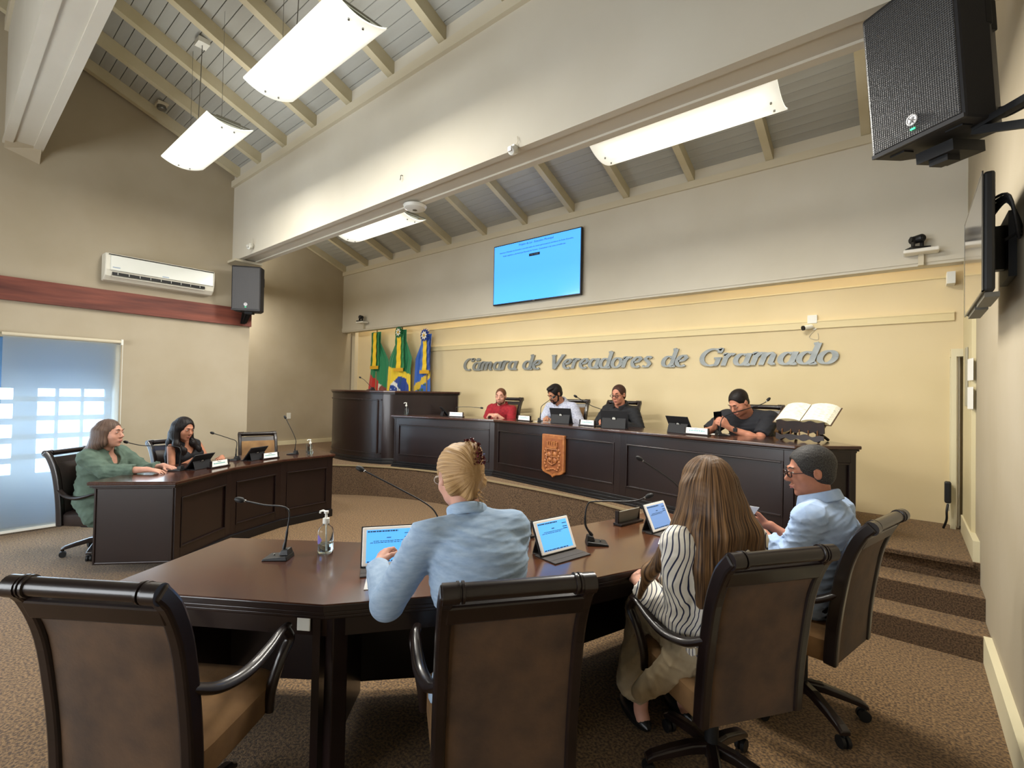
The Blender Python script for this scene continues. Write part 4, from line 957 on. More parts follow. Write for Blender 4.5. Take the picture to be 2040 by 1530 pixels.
def shelf(label, x, z):
    r = empty('wall_shelf', (x, 5.764, z), 0, label, 'shelf', 'white wall shelves')
    MB().box(-.125,.125,-.16,-.012,0,.035).build('board', mat('shelf_white', '#e4e1d8', .4), r, bevel=.012)
    MB().box(-.02,.02,-.06,0,-.10,0).build('bracket', M_trim, r)
shelf('white shelf under the camera near the right wall', .085, 2.93); ptz('black camera on the shelf near the right wall', (.06,5.665,2.966), .5, True)
shelf('white shelf under the camera above the flags', -8.78, 2.97); ptz('black camera on the shelf above the flags', (-8.80,5.665,3.006), .2)
r = empty('security_camera', (-.80,6.06,2.36), 0, 'small white security camera on the moulding above the last letters', 'camera')
MB().box(-.045,.045,-.035,0,.045,.135).build('junction_box', M_white, r, bevel=.004)
MB().lathe([(.024,0),(.024,.02)], (.02,0,.0), 12, axis=(0,-1,0)).tube([(.02,-.015,0),(0,-.05,0),(-.02,-.065,.0)], .010, 8).build('bracket', M_white, r, smooth=True)
MB().lathe([(.022,-.06),(.026,-.05),(.026,.03)], (-.045,-.08,-.002), 14, axis=(-.75,-.65,-.2)).build('barrel', M_white, r, smooth=True)
MB().lathe([(.026,.03),(.026,.045),(.0,.046)], (-.045,-.08,-.002), 14, axis=(-.75,-.65,-.2)).build('lens_hood', M_dark, r, smooth=True)
MB().tube(spline([(.02,-.01,-.03),(-.03,-.012,-.10),(.05,-.012,-.13),(.05,-.012,-.06)], 5), .003, 5).build('cable', M_trim, r)
def plate(name, label, cat, M, w, h, lines=None, m=None, d=.008):
    r = MB().box(-w/2,w/2,-d,0,-h/2,h/2).build(name, m or M_white, None, bevel=.002); r.matrix_world = M; return tag(r, label, cat)
FX = Matrix.Rotation(math.radians(90), 4, 'Z')       # local -Y looks +X (left walls)
FXR = Matrix.Rotation(math.radians(-90), 4, 'Z')     # local -Y looks -X (right wall)
plate('wall_socket', 'square white socket on the alcove wall above the microphone', 'socket', Matrix.Translation((-9.669,4.62,1.03)) @ FX, .085, .12)
o = plate('paper_notice', 'upper small paper notice curling off the right wall', 'notice', Matrix.Translation((.372,5.10,1.845)) @ FXR @ Matrix.Rotation(.12,4,'Z'), .16, .17, m=M_paper, d=.003)
o['group'] = 'paper notices by the door'
o = plate('paper_notice', 'lower small paper notice curling off the right wall', 'notice', Matrix.Translation((.372,5.10,1.625)) @ FXR @ Matrix.Rotation(.12,4,'Z'), .16, .17, m=M_paper, d=.003); o['group'] = 'paper notices by the door'
plate('switch_panel', 'narrow grey switch panel beside the paper notices', 'switch panel', Matrix.Translation((.373,5.42,1.80)) @ FXR, .16, .48, m=mat('panel_grey', '#a49f8c', .4))
plate('corner_box', 'small white box high in the corner under the right header end', 'device', Matrix.Translation((.33,5.98,2.73)) @ FXR, .14, .11, d=.06)
r = empty('hung_handset', (.300,5.80,.78), math.radians(-90), 'black handset hanging low beside the door casing', 'handset')
MB().box(-.035,.035,-.045,0,-.09,.10).build('body', M_plastic, r, bevel=.012)
MB().box(-.012,.012,-.03,-.01,-.16,-.09).build('clip', M_white, r)
MB().tube(spline([(0,-.02,-.09),(.03,-.03,-.16),(.01,-.03,-.24),(-.03,-.05,-.325)], 5), .009, 6).build('cord', M_dark, r, smooth=True)

# ================================================================ FLAGS
def flag(label, xs, px, col, ribbon_cols, rosette, z0=.48):
    """xs: dict of outline (z, xleft, xright) rows from top to bottom; col(u,v)->hex"""
    r = empty('flag_on_pole', (px, 5.93-(.05 if -8 < px < -7.5 else 0), .452), 0, label, 'flag', 'ceremonial flags behind the lectern')
    zs = [row[0] for row in xs]; nu, nv = 90, 110; b = MB(); cols = []
    for j in range(nv+1):
        z = zs[0]+(zs[-1]-zs[0])*j/nv
        xl = np.interp(-z, [-q for q in zs], [row[1] for row in xs]); xr = np.interp(-z, [-q for q in zs], [row[2] for row in xs]); v = j/nv
        for i in range(nu+1):
            u = i/nu; amp = .020+.020*v
            y = amp*math.sin(u*17+1.5*math.sin(v*3))*(.4+.6*math.sin(u*PI))+.01*math.sin(u*41+v*4)-.02
            b.v.append((xl+(xr-xl)*u-px, y, z-.452)); cols.append(lin(col(u, (xl+(xr-xl)*u), z)))
    for j in range(nv):
        for i in range(nu): a = j*(nu+1)+i; b.f.append((a, a+nu+1, a+nu+2, a+1))
    o = b.build('cloth', None, r, smooth=True); me = o.data
    at = me.color_attributes.new('cloth_colour', 'FLOAT_COLOR', 'POINT'); at.data.foreach_set('color', np.array(cols, dtype=np.float32).ravel())
    if 'flag_cloth' not in MATS:
        m = mat('flag_cloth', '#ffffff', .7, sheen=.3); N = m.node_tree.nodes; a = N.new('ShaderNodeAttribute'); a.attribute_name = 'cloth_colour'
        m.node_tree.links.new(a.outputs['Color'], N['Principled BSDF'].inputs['Base Color'])
    me.materials.append(MATS['flag_cloth'])
    MB().tube([(0,0,0),(0,0,zs[0]-.452+.06)], .014, 10).lathe([(.06,0),(.05,.02),(.014,.03)], (0,0,0), 16).build('pole', mat('flag_pole', '#8a6a3a', .3, coat=.4), r, smooth=True)
    # hanging ribbons with fringe
    zt, zb, hw = rosette[1], rosette[2], rosette[3]
    for k, (o0, o1, c, dy) in enumerate(ribbon_cols):
        rb = MB(); n = 16
        for i in range(n+1):
            z = zt+(zb-zt)*i/n-.452; sp = 1+.25*(i/n)**3
            for xx in (o0, o1): rb.v.append((rosette[0]-px+xx*hw*sp, -.07-dy+.005*math.sin(i*1.4+k), z))
        for i in range(n): rb.f.append((2*i, 2*i+2, 2*i+3, 2*i+1))
        rb.build('ribbon', mat('ribbon_'+c.strip('#'), c, .45, sheen=.2), r)
    fr = MB(); 
    for k in range(14): x = rosette[0]-px+hw*1.0*(-1+2*k/13); fr.box(x-hw*.075, x+hw*.075, -.088, -.076, zb-.455-.055, zb-.455+.01)
    fr.build('fringe', mat('gold_fringe', '#d9a52a', .45), r)
    if rosette[4]:
        R_ = rosette[5]; pe = MB(); n = 14; ctr = Vector((rosette[0]-px, -.085, zt-.452+R_*.2))
        for k in range(n):
            a = 2*PI*k/n; d = Vector((math.cos(a), 0, math.sin(a))); s = Vector((-d.z,0,d.x))
            pe.add([ctr+d*R_*.25, ctr+d*R_*.62+s*R_*.22+Vector((0,-.02,0)), ctr+d*R_+Vector((0,.005,0)), ctr+d*R_*.62-s*R_*.22+Vector((0,-.02,0))], [(0,1,2,3)])
        pe.build('rosette', mat('rosette_'+rosette[4].strip('#'), rosette[4], .5), r)
        pe = MB()
        for k in range(8):
            a = 2*PI*k/8+.2; d = Vector((math.cos(a), 0, math.sin(a))); s = Vector((-d.z,0,d.x)); c2 = ctr+Vector((0,-.022,0))
            pe.add([c2+d*R_*.12, c2+d*R_*.38+s*R_*.15, c2+d*R_*.62, c2+d*R_*.38-s*R_*.15], [(0,1,2,3)])
        pe.build('inner_rosette', mat('rosette_white', '#e9e7d8', .5), r)
        MB().ball(ctr+Vector((0,-.026,0)), (R_*.17,.012,R_*.17), 10, 6).build('rosette_centre', mat('rosette_gold','#e3b01e',.4), r)
    return r
GREEN, RED, YEL, BLU, LBL = '#1a7a4c', '#b8241c', '#eccb2c', '#1c3f93', '#2f62bb'
def col_rs(u, x, z):
    if z < 1.95-(x+8.80)*.55-.02: 
        if (x+8.30)**2+((z-1.60)*1.2)**2 < .23**2: return '#cfcabd' if (x+8.30)**2+((z-1.60)*1.2)**2 > .12**2 else '#7d3c33'
        return RED
    return GREEN
flag('green and red flag with yellow ribbon, leftmost behind the lectern', [(2.80,-8.77,-8.42),(2.57,-8.77,-8.42),(2.22,-8.77,-8.13),(2.0,-8.80,-8.08),(1.60,-8.88,-8.05),(.7,-8.9,-8.0)], -8.60, col_rs,
     [(-.95,-.25,'#1f6b3e',0),(.55,1.0,'#1f7a45',0),(-.42,.42,'#f4cc22',.012)], (-8.56,2.78,2.08,.13,None,0))
def col_br(u, x, z):
    cx, cz = -7.70, 1.56
    dx, dz = (x-cx), (z-cz)
    if dx*dx+dz*dz < .30**2:
        bd = math.hypot(x+8.10, z-1.22)
        if .50 < bd < .575: return '#e8e8e2'
        if (int(x*60)*7+int(z*60)*13) % 41 == 0 and dz < .1: return '#dfe4ee'
        return BLU
    if z < 2.07-(x+8.07)*.24 and z < 2.6: return YEL
    return GREEN
f2 = flag('green flag with yellow field and blue starred disc, middle of three', [(2.78,-7.84,-7.52),(2.56,-7.85,-7.51),(2.22,-8.08,-7.32),(2.0,-8.12,-7.36),(1.60,-8.15,-7.36),(.7,-8.2,-7.3)], -7.69, col_br,
     [(-1.0,-.35,'#1c7040',0),(.35,1.0,'#1c7a44',0),(-.45,.45,'#f4cc22',.012)], (-7.68,2.70,2.02,.135,'#1d6b3c',.135))
o = text_mesh('motto', 'ORDEM E PROGRESSO', .055, mat('motto_green', '#1c5a3a', .6), f2, Matrix.Translation((.02,-.075,1.16)) @ Matrix.Rotation(math.radians(-68),4,'Y') @ RX)
def col_gr(u, x, z):
    if z < 1.80+(x+7.30)*.62-.10 and z > 1.66+(x+7.30)*.62-.10: return '#d9b83a'
    if z < 1.80+(x+7.30)*.62-.10 and x < -7.0 and (int(x*22)+int(z*22)) % 3 == 0: return '#3c5f35'
    return LBL
flag('blue flag with yellow diagonal and blue white rosette, beside the lettered wall', [(2.66,-7.11,-6.84),(2.54,-7.12,-6.85),(2.2,-7.32,-6.85),(2.0,-7.34,-6.85),(1.60,-7.36,-6.84),(.7,-7.4,-6.82)], -6.98, col_gr,
     [(.40,1.0,'#2b4f9e',0),(-1.0,-.5,'#3c6ab8',0),(-.42,.42,'#f4cc22',.012)], (-6.965,2.60,1.97,.12,'#23418f',.14))
# ================================================================ PEOPLE
class SDF:
    """signed-distance blend of tapered capsules and ellipsoids, meshed with surface nets"""
    def __init__(s, h): s.h = h; s.ops = []
    def cap(s, a, b, ra, rb=None, k=.01, sub=False, clip=None):
        a, b = np.array(a, float), np.array(b, float); rb = ra if rb is None else rb
        lo = np.minimum(a-ra, b-rb); hi = np.maximum(a+ra, b+rb)
        s.ops.append(('c', a, b, ra, rb, k, sub, lo, hi, clip)); return s
    def ell(s, c, r, R=None, k=.01, sub=False):
        c, r = np.array(c, float), np.array(r, float); R = np.eye(3) if R is None else np.array(R, float)   # columns = axes
        e = np.sqrt(((R*r)**2).sum(1)); s.ops.append(('e', c, r, R, None, k, sub, c-e, c+e, None)); return s
    def path(s, P, rs, k=.01, sub=False):
        for i in range(len(P)-1): s.cap(P[i], P[i+1], rs[i] if hasattr(rs,'__len__') else rs, rs[i+1] if hasattr(rs,'__len__') else rs, k, sub)
        return s
    def mesh(s, disp=None, cutplane=None):
        h = s.h; add = [o for o in s.ops if not o[6]]
        lo = np.min([o[7] for o in add], 0)-4*h-.012; hi = np.max([o[8] for o in add], 0)+4*h+.012
        n = np.ceil((hi-lo)/h).astype(int)+1; D = np.full(n, .2, np.float32)
        ax = [lo[i]+h*np.arange(n[i]) for i in range(3)]
        for o in s.ops:
            k = o[5]; m = k+3.5*h
            i0 = np.clip(np.floor((o[7]-m-lo)/h).astype(int), 0, n-1); i1 = np.clip(np.ceil((o[8]+m-lo)/h).astype(int)+1, 1, n)
            if (i1 <= i0).any(): continue
            sl = tuple(slice(i0[j], i1[j]) for j in range(3))
            X = ax[0][sl[0]][:,None,None].astype(np.float32); Y = ax[1][sl[1]][None,:,None].astype(np.float32); Z = ax[2][sl[2]][None,None,:].astype(np.float32)
            if o[0] == 'c':
                a, b, ra, rb = o[1:5]; d = b-a; L2 = max(1e-9, d@d)
                px, py, pz = X-a[0], Y-a[1], Z-a[2]; t = np.clip((px*d[0]+py*d[1]+pz*d[2])/L2, 0, 1)
                f = np.sqrt((px-t*d[0])**2+(py-t*d[1])**2+(pz-t*d[2])**2)-(ra+t*(rb-ra))
                if o[9]:
                    dn = d/math.sqrt(L2); f = np.maximum(f, px*dn[0]+py*dn[1]+pz*dn[2]-math.sqrt(L2)-.002)
            else:
                c, r, R = o[1:4]; px, py, pz = X-c[0], Y-c[1], Z-c[2]
                q = [(px*R[0,j]+py*R[1,j]+pz*R[2,j])/r[j] for j in range(3)]
                k0 = np.sqrt(q[0]**2+q[1]**2+q[2]**2)+1e-6; k1 = np.sqrt((q[0]/r[0])**2+(q[1]/r[1])**2+(q[2]/r[2])**2)+1e-6
                f = k0*(k0-1)/k1
            cur = D[sl]
            if o[6]:
                hh = np.maximum(k-np.abs(cur+f), 0)/max(k,1e-6); D[sl] = np.maximum(cur, -f)+hh*hh*k*.25
            else:
                hh = np.maximum(k-np.abs(cur-f), 0)/max(k,1e-6); D[sl] = np.minimum(cur, f)-hh*hh*k*.25
        if disp is not None:
            bx = np.argwhere(np.abs(D) < .03)
            if len(bx):
                p = lo+bx*h; D[bx[:,0],bx[:,1],bx[:,2]] += disp(p[:,0], p[:,1], p[:,2]).astype(np.float32)
        if cutplane is not None:
            for (pt, nn) in cutplane:
                f = (ax[0]-pt[0])[:,None,None]*nn[0]+(ax[1]-pt[1])[None,:,None]*nn[1]+(ax[2]-pt[2])[None,None,:]*nn[2]; D = np.maximum(D, f.astype(np.float32))
        S = D < 0
        c = S[:-1,:-1,:-1].astype(np.int8)
        cnt = sum(S[i:n[0]-1+i, j:n[1]-1+j, k_:n[2]-1+k_].astype(np.int8) for i in (0,1) for j in (0,1) for k_ in (0,1))
        cells = np.argwhere((cnt > 0) & (cnt < 8)); idx = np.full(n-1, -1, np.int32); idx[cells[:,0],cells[:,1],cells[:,2]] = np.arange(len(cells))
        acc = np.zeros((len(cells), 3)); num = np.zeros(len(cells))
        for axs in range(3):
            o1, o2 = [j for j in range(3) if j != axs]
            for u in (0, 1):
                for v in (0, 1):
                    p = cells.copy(); p[:,o1] += u; p[:,o2] += v; q = p.copy(); q[:,axs] += 1
                    a = D[p[:,0],p[:,1],p[:,2]]; b = D[q[:,0],q[:,1],q[:,2]]; m = (a < 0) != (b < 0)
                    t = np.where(m, a/np.where(m, a-b, 1), 0); pos = p.astype(float); pos[:,axs] += t
                    acc[m] += pos[m]; num[m] += 1
        V = lo+h*acc/num[:,None]; Q = []
        for axs in range(3):
            o1, o2 = (axs+1) % 3, (axs+2) % 3
            sa = [slice(None)]*3; sb = [slice(None)]*3; sa[axs] = slice(0,-1); sb[axs] = slice(1,None)
            A, B = S[tuple(sa)], S[tuple(sb)]; e = np.argwhere(A != B); e = e[(e[:,o1] > 0) & (e[:,o2] > 0) & (e[:,o1] < n[o1]-1) & (e[:,o2] < n[o2]-1)]
            ins = A[e[:,0],e[:,1],e[:,2]]
            def g(d1, d2): w = e.copy(); w[:,o1] -= d1; w[:,o2] -= d2; return idx[w[:,0],w[:,1],w[:,2]]
            q = np.stack([g(1,1), g(0,1), g(0,0), g(1,0)], 1); q[~ins] = q[~ins][:,::-1]; Q.append(q[(q >= 0).all(1)])
        return V, np.concatenate(Q)
    def build(s, name, m, parent, disp=None, smooth=1, cutplane=None):
        V, Q = s.mesh(disp, cutplane)
        for _ in range(smooth):
            A = np.zeros_like(V); c = np.zeros(len(V))
            for i in range(4):
                a, b = Q[:,i], Q[:,(i+1)%4]
                for j in range(3): A[:,j] += np.bincount(a, V[b,j], len(V))+np.bincount(b, V[a,j], len(V))
                c += np.bincount(a, minlength=len(V))+np.bincount(b, minlength=len(V))
            V = V*.5+.5*A/np.maximum(c,1)[:,None]
        me = bpy.data.meshes.new(name); me.vertices.add(len(V)); me.vertices.foreach_set('co', V.astype(np.float32).ravel())
        me.loops.add(len(Q)*4); me.loops.foreach_set('vertex_index', Q.astype(np.int32).ravel())
        me.polygons.add(len(Q)); me.polygons.foreach_set('loop_start', np.arange(0, len(Q)*4, 4, dtype=np.int32))
        me.polygons.foreach_set('use_smooth', np.ones(len(Q), bool)); me.update(calc_edges=True); me.validate()
        o = bpy.data.objects.new(name, me); C.objects.link(o); me.materials.append(m); o.parent = parent
        return o
def nz(v): v = np.array(v, float); return v/max(1e-9, np.linalg.norm(v))
def folds(amp, sc=1.0, seed=0, dirv=(0,0,1)):
    r = np.random.default_rng(seed); W_ = []
    for i in range(9):
        d = nz(r.normal(size=3)*np.array((.5,.5,.5))+np.array(dirv)*1.2*r.choice((-1,1))); W_.append((d*sc*r.uniform(38,100), r.uniform(0,6.28), nz(r.normal(size=3))*sc*r.uniform(7,15), r.uniform(0,6.28)))
    def f(x, y, z):
        t = 0
        for d, p, e, q in W_: t = t-((1-np.abs(np.sin(x*d[0]+y*d[1]+z*d[2]+p+1.3*np.sin(x*e[0]+y*e[1]+z*e[2]+q))))**2.2-.25)*np.clip(np.sin(x*e[0]*1.3+y*e[1]+z*e[2]+p)*1.3,0,1)
        return amp*t*.9
    return f
def skin(name, col): return mat(name, col, .5, noise=(18, '#%02x%02x%02x' % tuple(int(int(col[i:i+2],16)*.88) for i in (1,3,5)), .3, .7), spec=.35, bump=(240,.08,.001))
def hairmat(name, c1, c2, K=42, rough=.45, short=False):
    """hair colour streaked along the strands: the vertex attribute 'strand' holds (angle round the head, way down the strand)"""
    if name in MATS: return MATS[name]
    m = mat(name, c1, rough, spec=.28); N = m.node_tree.nodes; L = m.node_tree.links; b = N['Principled BSDF']
    at = N.new('ShaderNodeAttribute'); at.attribute_name = 'strand'; mp = N.new('ShaderNodeMapping'); mp.inputs['Scale'].default_value = (K, 5 if not short else 160, 1); L.new(at.outputs['Vector'], mp.inputs[0])
    n = N.new('ShaderNodeTexNoise'); n.inputs['Scale'].default_value = 1; n.inputs['Detail'].default_value = 3; L.new(mp.outputs[0], n.inputs[0])
    r = N.new('ShaderNodeValToRGB'); r.color_ramp.elements[0].position = .38; r.color_ramp.elements[1].position = .64; r.color_ramp.elements[0].color = lin(c2); r.color_ramp.elements[1].color = lin(c1)
    L.new(n.outputs['Fac'], r.inputs[0]); L.new(r.outputs[0], b.inputs['Base Color'])
    bp = N.new('ShaderNodeBump'); bp.inputs['Strength'].default_value = .6 if not short else .3; bp.inputs['Distance'].default_value = .003
    L.new(n.outputs['Fac'], bp.inputs['Height']); L.new(bp.outputs[0], b.inputs['Normal'])
    return m
def strands(o, c, fwd_, up_, updo=False):
    me = o.data; n = len(me.vertices); v = np.empty(n*3, np.float32); me.vertices.foreach_get('co', v); v = v.reshape(-1,3)-np.array(c, np.float32)
    rt = np.cross(fwd_, up_); x, y, z = v@rt, v@fwd_, v@up_
    a, t = (np.arctan2(z, x), np.sqrt(x*x+z*z)+y*.5) if updo else (np.arctan2(x, -y+.0001), z)
    at = me.attributes.new('strand', 'FLOAT_VECTOR', 'POINT'); at.data.foreach_set('vector', np.stack([a, t, np.zeros(n)], 1).astype(np.float32).ravel())
    return o
def ik(sh, tgt, l1, l2, pole):
    sh, tgt, pole = map(lambda q: np.array(q, float), (sh, tgt, pole)); d = tgt-sh; L_ = np.linalg.norm(d); mx = (l1+l2)*.985
    if L_ > mx: l1 *= L_/mx; l2 *= L_/mx
    a = (l1*l1-l2*l2+L_*L_)/(2*L_); hgt = math.sqrt(max(1e-6, l1*l1-a*a)); u = d/L_; p = pole-u*(pole@u); return sh+u*a+nz(p)*hgt
def hand(F, w, d, pn, side, curl, s=1.0, k=.005, point=False):
    """w wrist, d towards the fingers, pn the way the palm faces, side +1 right hand"""
    w, d, pn = np.array(w,float), nz(d), np.array(pn,float); pn = nz(pn-d*(pn@d)); lat = np.cross(d, pn)*side   # towards the thumb
    kn = [w+d*.088*s+lat*x*s+pn*z*s for x, z in ((.030,.002),(.010,-.003),(-.010,-.002),(-.028,.003))]
    for q in kn: F.cap(w+(q-w)*.12, q, .017*s, .0115*s, .012)
    L4 = (.072,.080,.074,.058)
    for i, q in enumerate(kn):
        c = curl*(.35 if (point and i == 0) else 1); a = c*.55; p = q; dd = d+lat*(.06*(1.5-i))
        for j, fr in enumerate((.46,.30,.24)):
            v = nz(dd)*math.cos(a)+pn*math.sin(a); e = p+nz(v)*L4[i]*fr*s; F.cap(p, e, (.0098-.0012*j)*s, (.0088-.0012*j)*s, k); p = e; a += c*(.9 if j == 0 else .6)
    t0 = w+d*.022*s+lat*.020*s+pn*.006*s; t1 = w+d*.055*s+lat*.048*s+pn*.018*s; t2 = t1+(d*.75+lat*.25+pn*.5*curl)*.034*s; t3 = t2+nz(d+pn*.6*curl-lat*.2)*.026*s
    F.cap(t0, t1, .015*s, .0118*s, .008).cap(t1, t2, .0112*s, .0100*s, k).cap(t2, t3, .0098*s, .0082*s, k)
def person(label, loc, fwd, sp):
    """seated figure; loc=(x,y,floor z) under the hips; every target in world coordinates"""
    ang = faceang(*fwd); root = empty('person', loc, ang, label, 'person')
    ca, sa = math.cos(-ang), math.sin(-ang); o3 = np.array(loc, float)
    def Lc(p): p = np.array(p, float)-o3; return np.array((p[0]*ca-p[1]*sa, p[0]*sa+p[1]*ca, p[2]))
    def Ld(p): p = np.array(p, float); return np.array((p[0]*ca-p[1]*sa, p[0]*sa+p[1]*ca, p[2]))
    hx = sp.get('h', .0065); S = sp.get('size', 1.0); fat = sp.get('fat', 0.0); fem = sp.get('female', False)
    seat = sp.get('seat', .50); Hc = Lc(sp['head']); look = nz(Ld(sp['look'])); hs = sp.get('hs', 1.0)
    up0 = nz(Ld(sp.get('up', (0,0,1)))); hr = nz(np.cross(look, up0)); hu = np.cross(hr, look); HR = np.stack([hr, look, hu], 1)
    hp = lambda x, y, z: Hc+HR@(np.array((x,y,z))*hs)
    P = np.array((0, -.02, seat+.10)); neck0 = hp(0, -.035, -.115)
    N = neck0+np.array((0,-.012,-.055))
    if 'neck' in sp: N = Lc(sp['neck'])
    sd = nz(N-P); curveb = sp.get('curve', .03)
    lat = np.array((1.,0,0));
    if 'twist' in sp: t = sp['twist']; lat = np.array((math.cos(t), math.sin(t), 0))
    bk = nz(np.cross(lat, sd));  # forward normal of the torso
    bk = -np.cross(sd, lat) if np.cross(sd, lat)[1] < 0 else np.cross(sd, lat)
    S1 = P+(N-P)*.30-bk*curveb*.6; S2 = P+(N-P)*.66-bk*curveb; S3 = P+(N-P)*.88-bk*curveb*.6
    TR = np.stack([lat, np.cross(sd, lat), sd], 1)
    shw = sp.get('sh', .165 if fem else .185)*S
    SH = {1: S3+lat*shw+sd*sp.get('shup', 0), -1: S3-lat*shw+sd*sp.get('shup', 0)}
    for k_, v in sp.get('shoulder', {}).items(): SH[k_] = Lc(v)
    ul, fl_ = sp.get('ul', .285)*S, sp.get('fl', .255)*S
    hands = {}
    for sd_, hd in sp['hands'].items():
        w = Lc(hd['w']); el = ik(SH[sd_], w, ul, fl_, Ld(hd.get('pole', (0,0,-1)))) if 'e' not in hd else Lc(hd['e']); hands[sd_] = (el, w, nz(Ld(hd['d'])), nz(Ld(hd['p'])), hd.get('c', .6), hd.get('pt', False))
    hips = {s_: P+np.array((s_*.09,.03,-.015)) for s_ in (1,-1)}
    knee = {s_: np.array((s_*(.12 if not fem else .09), .44, seat+.055)) for s_ in (1,-1)}; ank = {s_: np.array((s_*.12, .40+sp.get('foot',0), .10)) for s_ in (1,-1)}
    def torso(F, e, arms=True):
        F.ell(P+np.array((0,.01,0)), (.165*S+fat+e, .125*S+fat+e, .125+e), k=.03)
        F.ell(S1, (.142*S+fat*1.1+e, .108*S+fat*1.2+e, .15+e), TR, k=.04)
        F.ell(S2, (.155*S+fat*.7+e, .112*S+fat*.7+e, .15+e), TR, k=.04)
        F.ell(S3+sd*-.02, (.145*S+fat*.4+e, .085*S+fat*.3+e, .085+e), TR, k=.04)
        F.cap(SH[-1]*.93+S3*.07, SH[1]*.93+S3*.07, .055*S+e, None, .03)
        for s_ in (1,-1): F.cap(SH[s_]*.75+S3*.25, N+sd*.012, .048*S+e, .040+e, .03)
        if fem:
            for s_ in (1,-1): F.ell(S2+bk*.085+lat*s_*.07+sd*.01, (.062+e,.052+e,.065+e), TR, k=.03)
    def arms(F, e, upto=1.0, wr=.026):
        for s_, (el, w, d, pn, c, pt) in hands.items():
            sh = SH[s_]; r0, r1 = (.050*S+fat*.25+e, .038*S+fat*.2+e)
            if upto <= 1: F.cap(sh, sh+(el-sh)*upto, r0, r0+(r1-r0)*upto, .02, clip=upto < 1)
            else:
                F.cap(sh, el, r0, r1, .02); F.cap(el, el+(w-el)*(upto-1), r1, r1+(wr+e-r1)*(upto-1), .012, clip=True)
    # --- skin: one continuous body
    F = SDF(hx); torso(F, -.022)
    for s_ in (1,-1): F.cap(hips[s_], knee[s_], .070*S, .048, .03).cap(knee[s_], ank[s_], .048, .034, .02).cap(ank[s_]-np.array((0,.02,.04)), ank[s_]+np.array((0,.12,-.07)), .034, .022, .02)
    for s_, (el, w, d, pn, c, pt) in hands.items():
        sh = SH[s_]; F.cap(sh, el, .047*S+fat*.25-.004, .036*S+fat*.15, .02); mid = el+(w-el)*.35
        F.cap(el, mid, .036*S+fat*.15, .036*S+fat*.12, .012).cap(mid, w, .036*S+fat*.12, .0235*S, .012)
        F.cap(w, w+d*.02, .0235*S, .021*S, .012); hand(F, w+d*.012, d, pn, s_, c, S*(.92 if fem else 1.0), point=pt)
    nk = .052 if fem else .060; nk *= sp.get('nk', 1)
    F.cap(N-sd*.03, hp(0,-.020,-.055), nk+.006, nk*hs, .02)
    fc = sp.get('face', 1.0)
    F.ell(hp(0,-.018,.035), (.074*hs,.095*hs,.084*hs), HR, .01).ell(hp(0,.022,-.020), (.062*hs*fc,.068*hs,.090*hs), HR, .02)
    F.ell(hp(0,.030,-.072), (.047*hs*fc,.046*hs,.036*hs), HR, .02).ell(hp(0,.068,-.098), (.020,.016,.015), HR, .015)
    for x in (-1,1):
        F.ell(hp(x*.036*fc,.052,-.028), (.026,.026,.028), HR, .015)
        F.ell(hp(x*.031,.098,.012), (.017,.014,.011), HR, .008, True); F.ell(hp(x*.031,.0745,.011), (.0155,.0145,.0125), HR, .003)
        F.ell(hp(x*.077,-.008,.000), (.009,.021,.032), HR, .005); F.ell(hp(x*.085,-.004,.002), (.006,.011,.018), HR, .003, True)
        F.ell(hp(x*.011,.097,-.029), (.009,.010,.008), HR, .004)
    F.cap(hp(-.026,.083,.029), hp(.026,.083,.029), .010, None, .012)
    F.cap(hp(0,.084,.016), hp(0,.108,-.022), .0075, .0125, .008)
    F.cap(hp(-.018,.086,-.056), hp(.018,.086,-.056), .0065, None, .006).cap(hp(-.014,.085,-.066), hp(.014,.085,-.066), .0075, None, .006)
    F.cap(hp(-.020,.096,-.061), hp(.020,.096,-.061), .0018, None, .002, True)
    sk = F.build('body', sp['skin'], root)
    # --- facial features
    me_ = MB(); q3 = Matrix(HR.tolist())
    for x in (-1,1):
        MB().ball(hp(x*.031,.0845,.0115), (.0105,.006,.0052*sp.get('open',1)), 10, 6, q3).build('eye', mat('eye_white', '#c9c4bc', .2), root, smooth=True)
        MB().ball(hp(x*.031,.0895,.0110), (.0048,.0025,.0046*sp.get('open',1)), 10, 6, q3).build('iris', mat('iris_brown', '#22140c', .15), root, smooth=True)
        MB().tube([hp(x*.014,.096,.031), hp(x*.030,.094,.037), hp(x*.047,.083,.033)], [.0030,.0042,.0022], 6).build('eyebrow', sp.get('brow', sp['hairm']), root, smooth=True)
    MB().tube([hp(-.021,.088,-.0610), hp(-.008,.0955,-.0575), hp(.008,.0955,-.0575), hp(.021,.088,-.0610)], [.002,.0042,.0042,.002], 6).tube([hp(-.018,.088,-.063), hp(0,.0955,-.067), hp(.018,.088,-.063)], [.002,.0052,.002], 6).build('lips', sp.get('lips', mat('lips_rose', '#a8655a', .45)), root, smooth=True)
    # --- clothes
    top, pants = sp['top'], sp.get('pants', mat('dark_trousers', '#23242b', .8))
    F = SDF(hx); torso(F, sp.get('loose', .012))
    slv = sp.get('sleeve', 1.92)
    if slv > 0: arms(F, sp.get('sl', .011)+.004, slv, .028)
    if sp.get('hem', 0):
        for s_ in (1,-1): F.cap(hips[s_]+np.array((s_*.02,-.02,.02)), hips[s_]+np.array((s_*.05,.06,-sp['hem'])), .115*S, .10*S, .04)
    cuts = [(N+sd*sp.get('neckcut', .035), tuple(sd))]
    F.cap(N-sd*.02, hp(0,-.01,-.04), nk+.006, nk+.004, .008, True)
    if sp.get('vneck'): F.ell(N+bk*.085-sd*sp['vneck'], (.055,.06,.085), TR, .01, True)
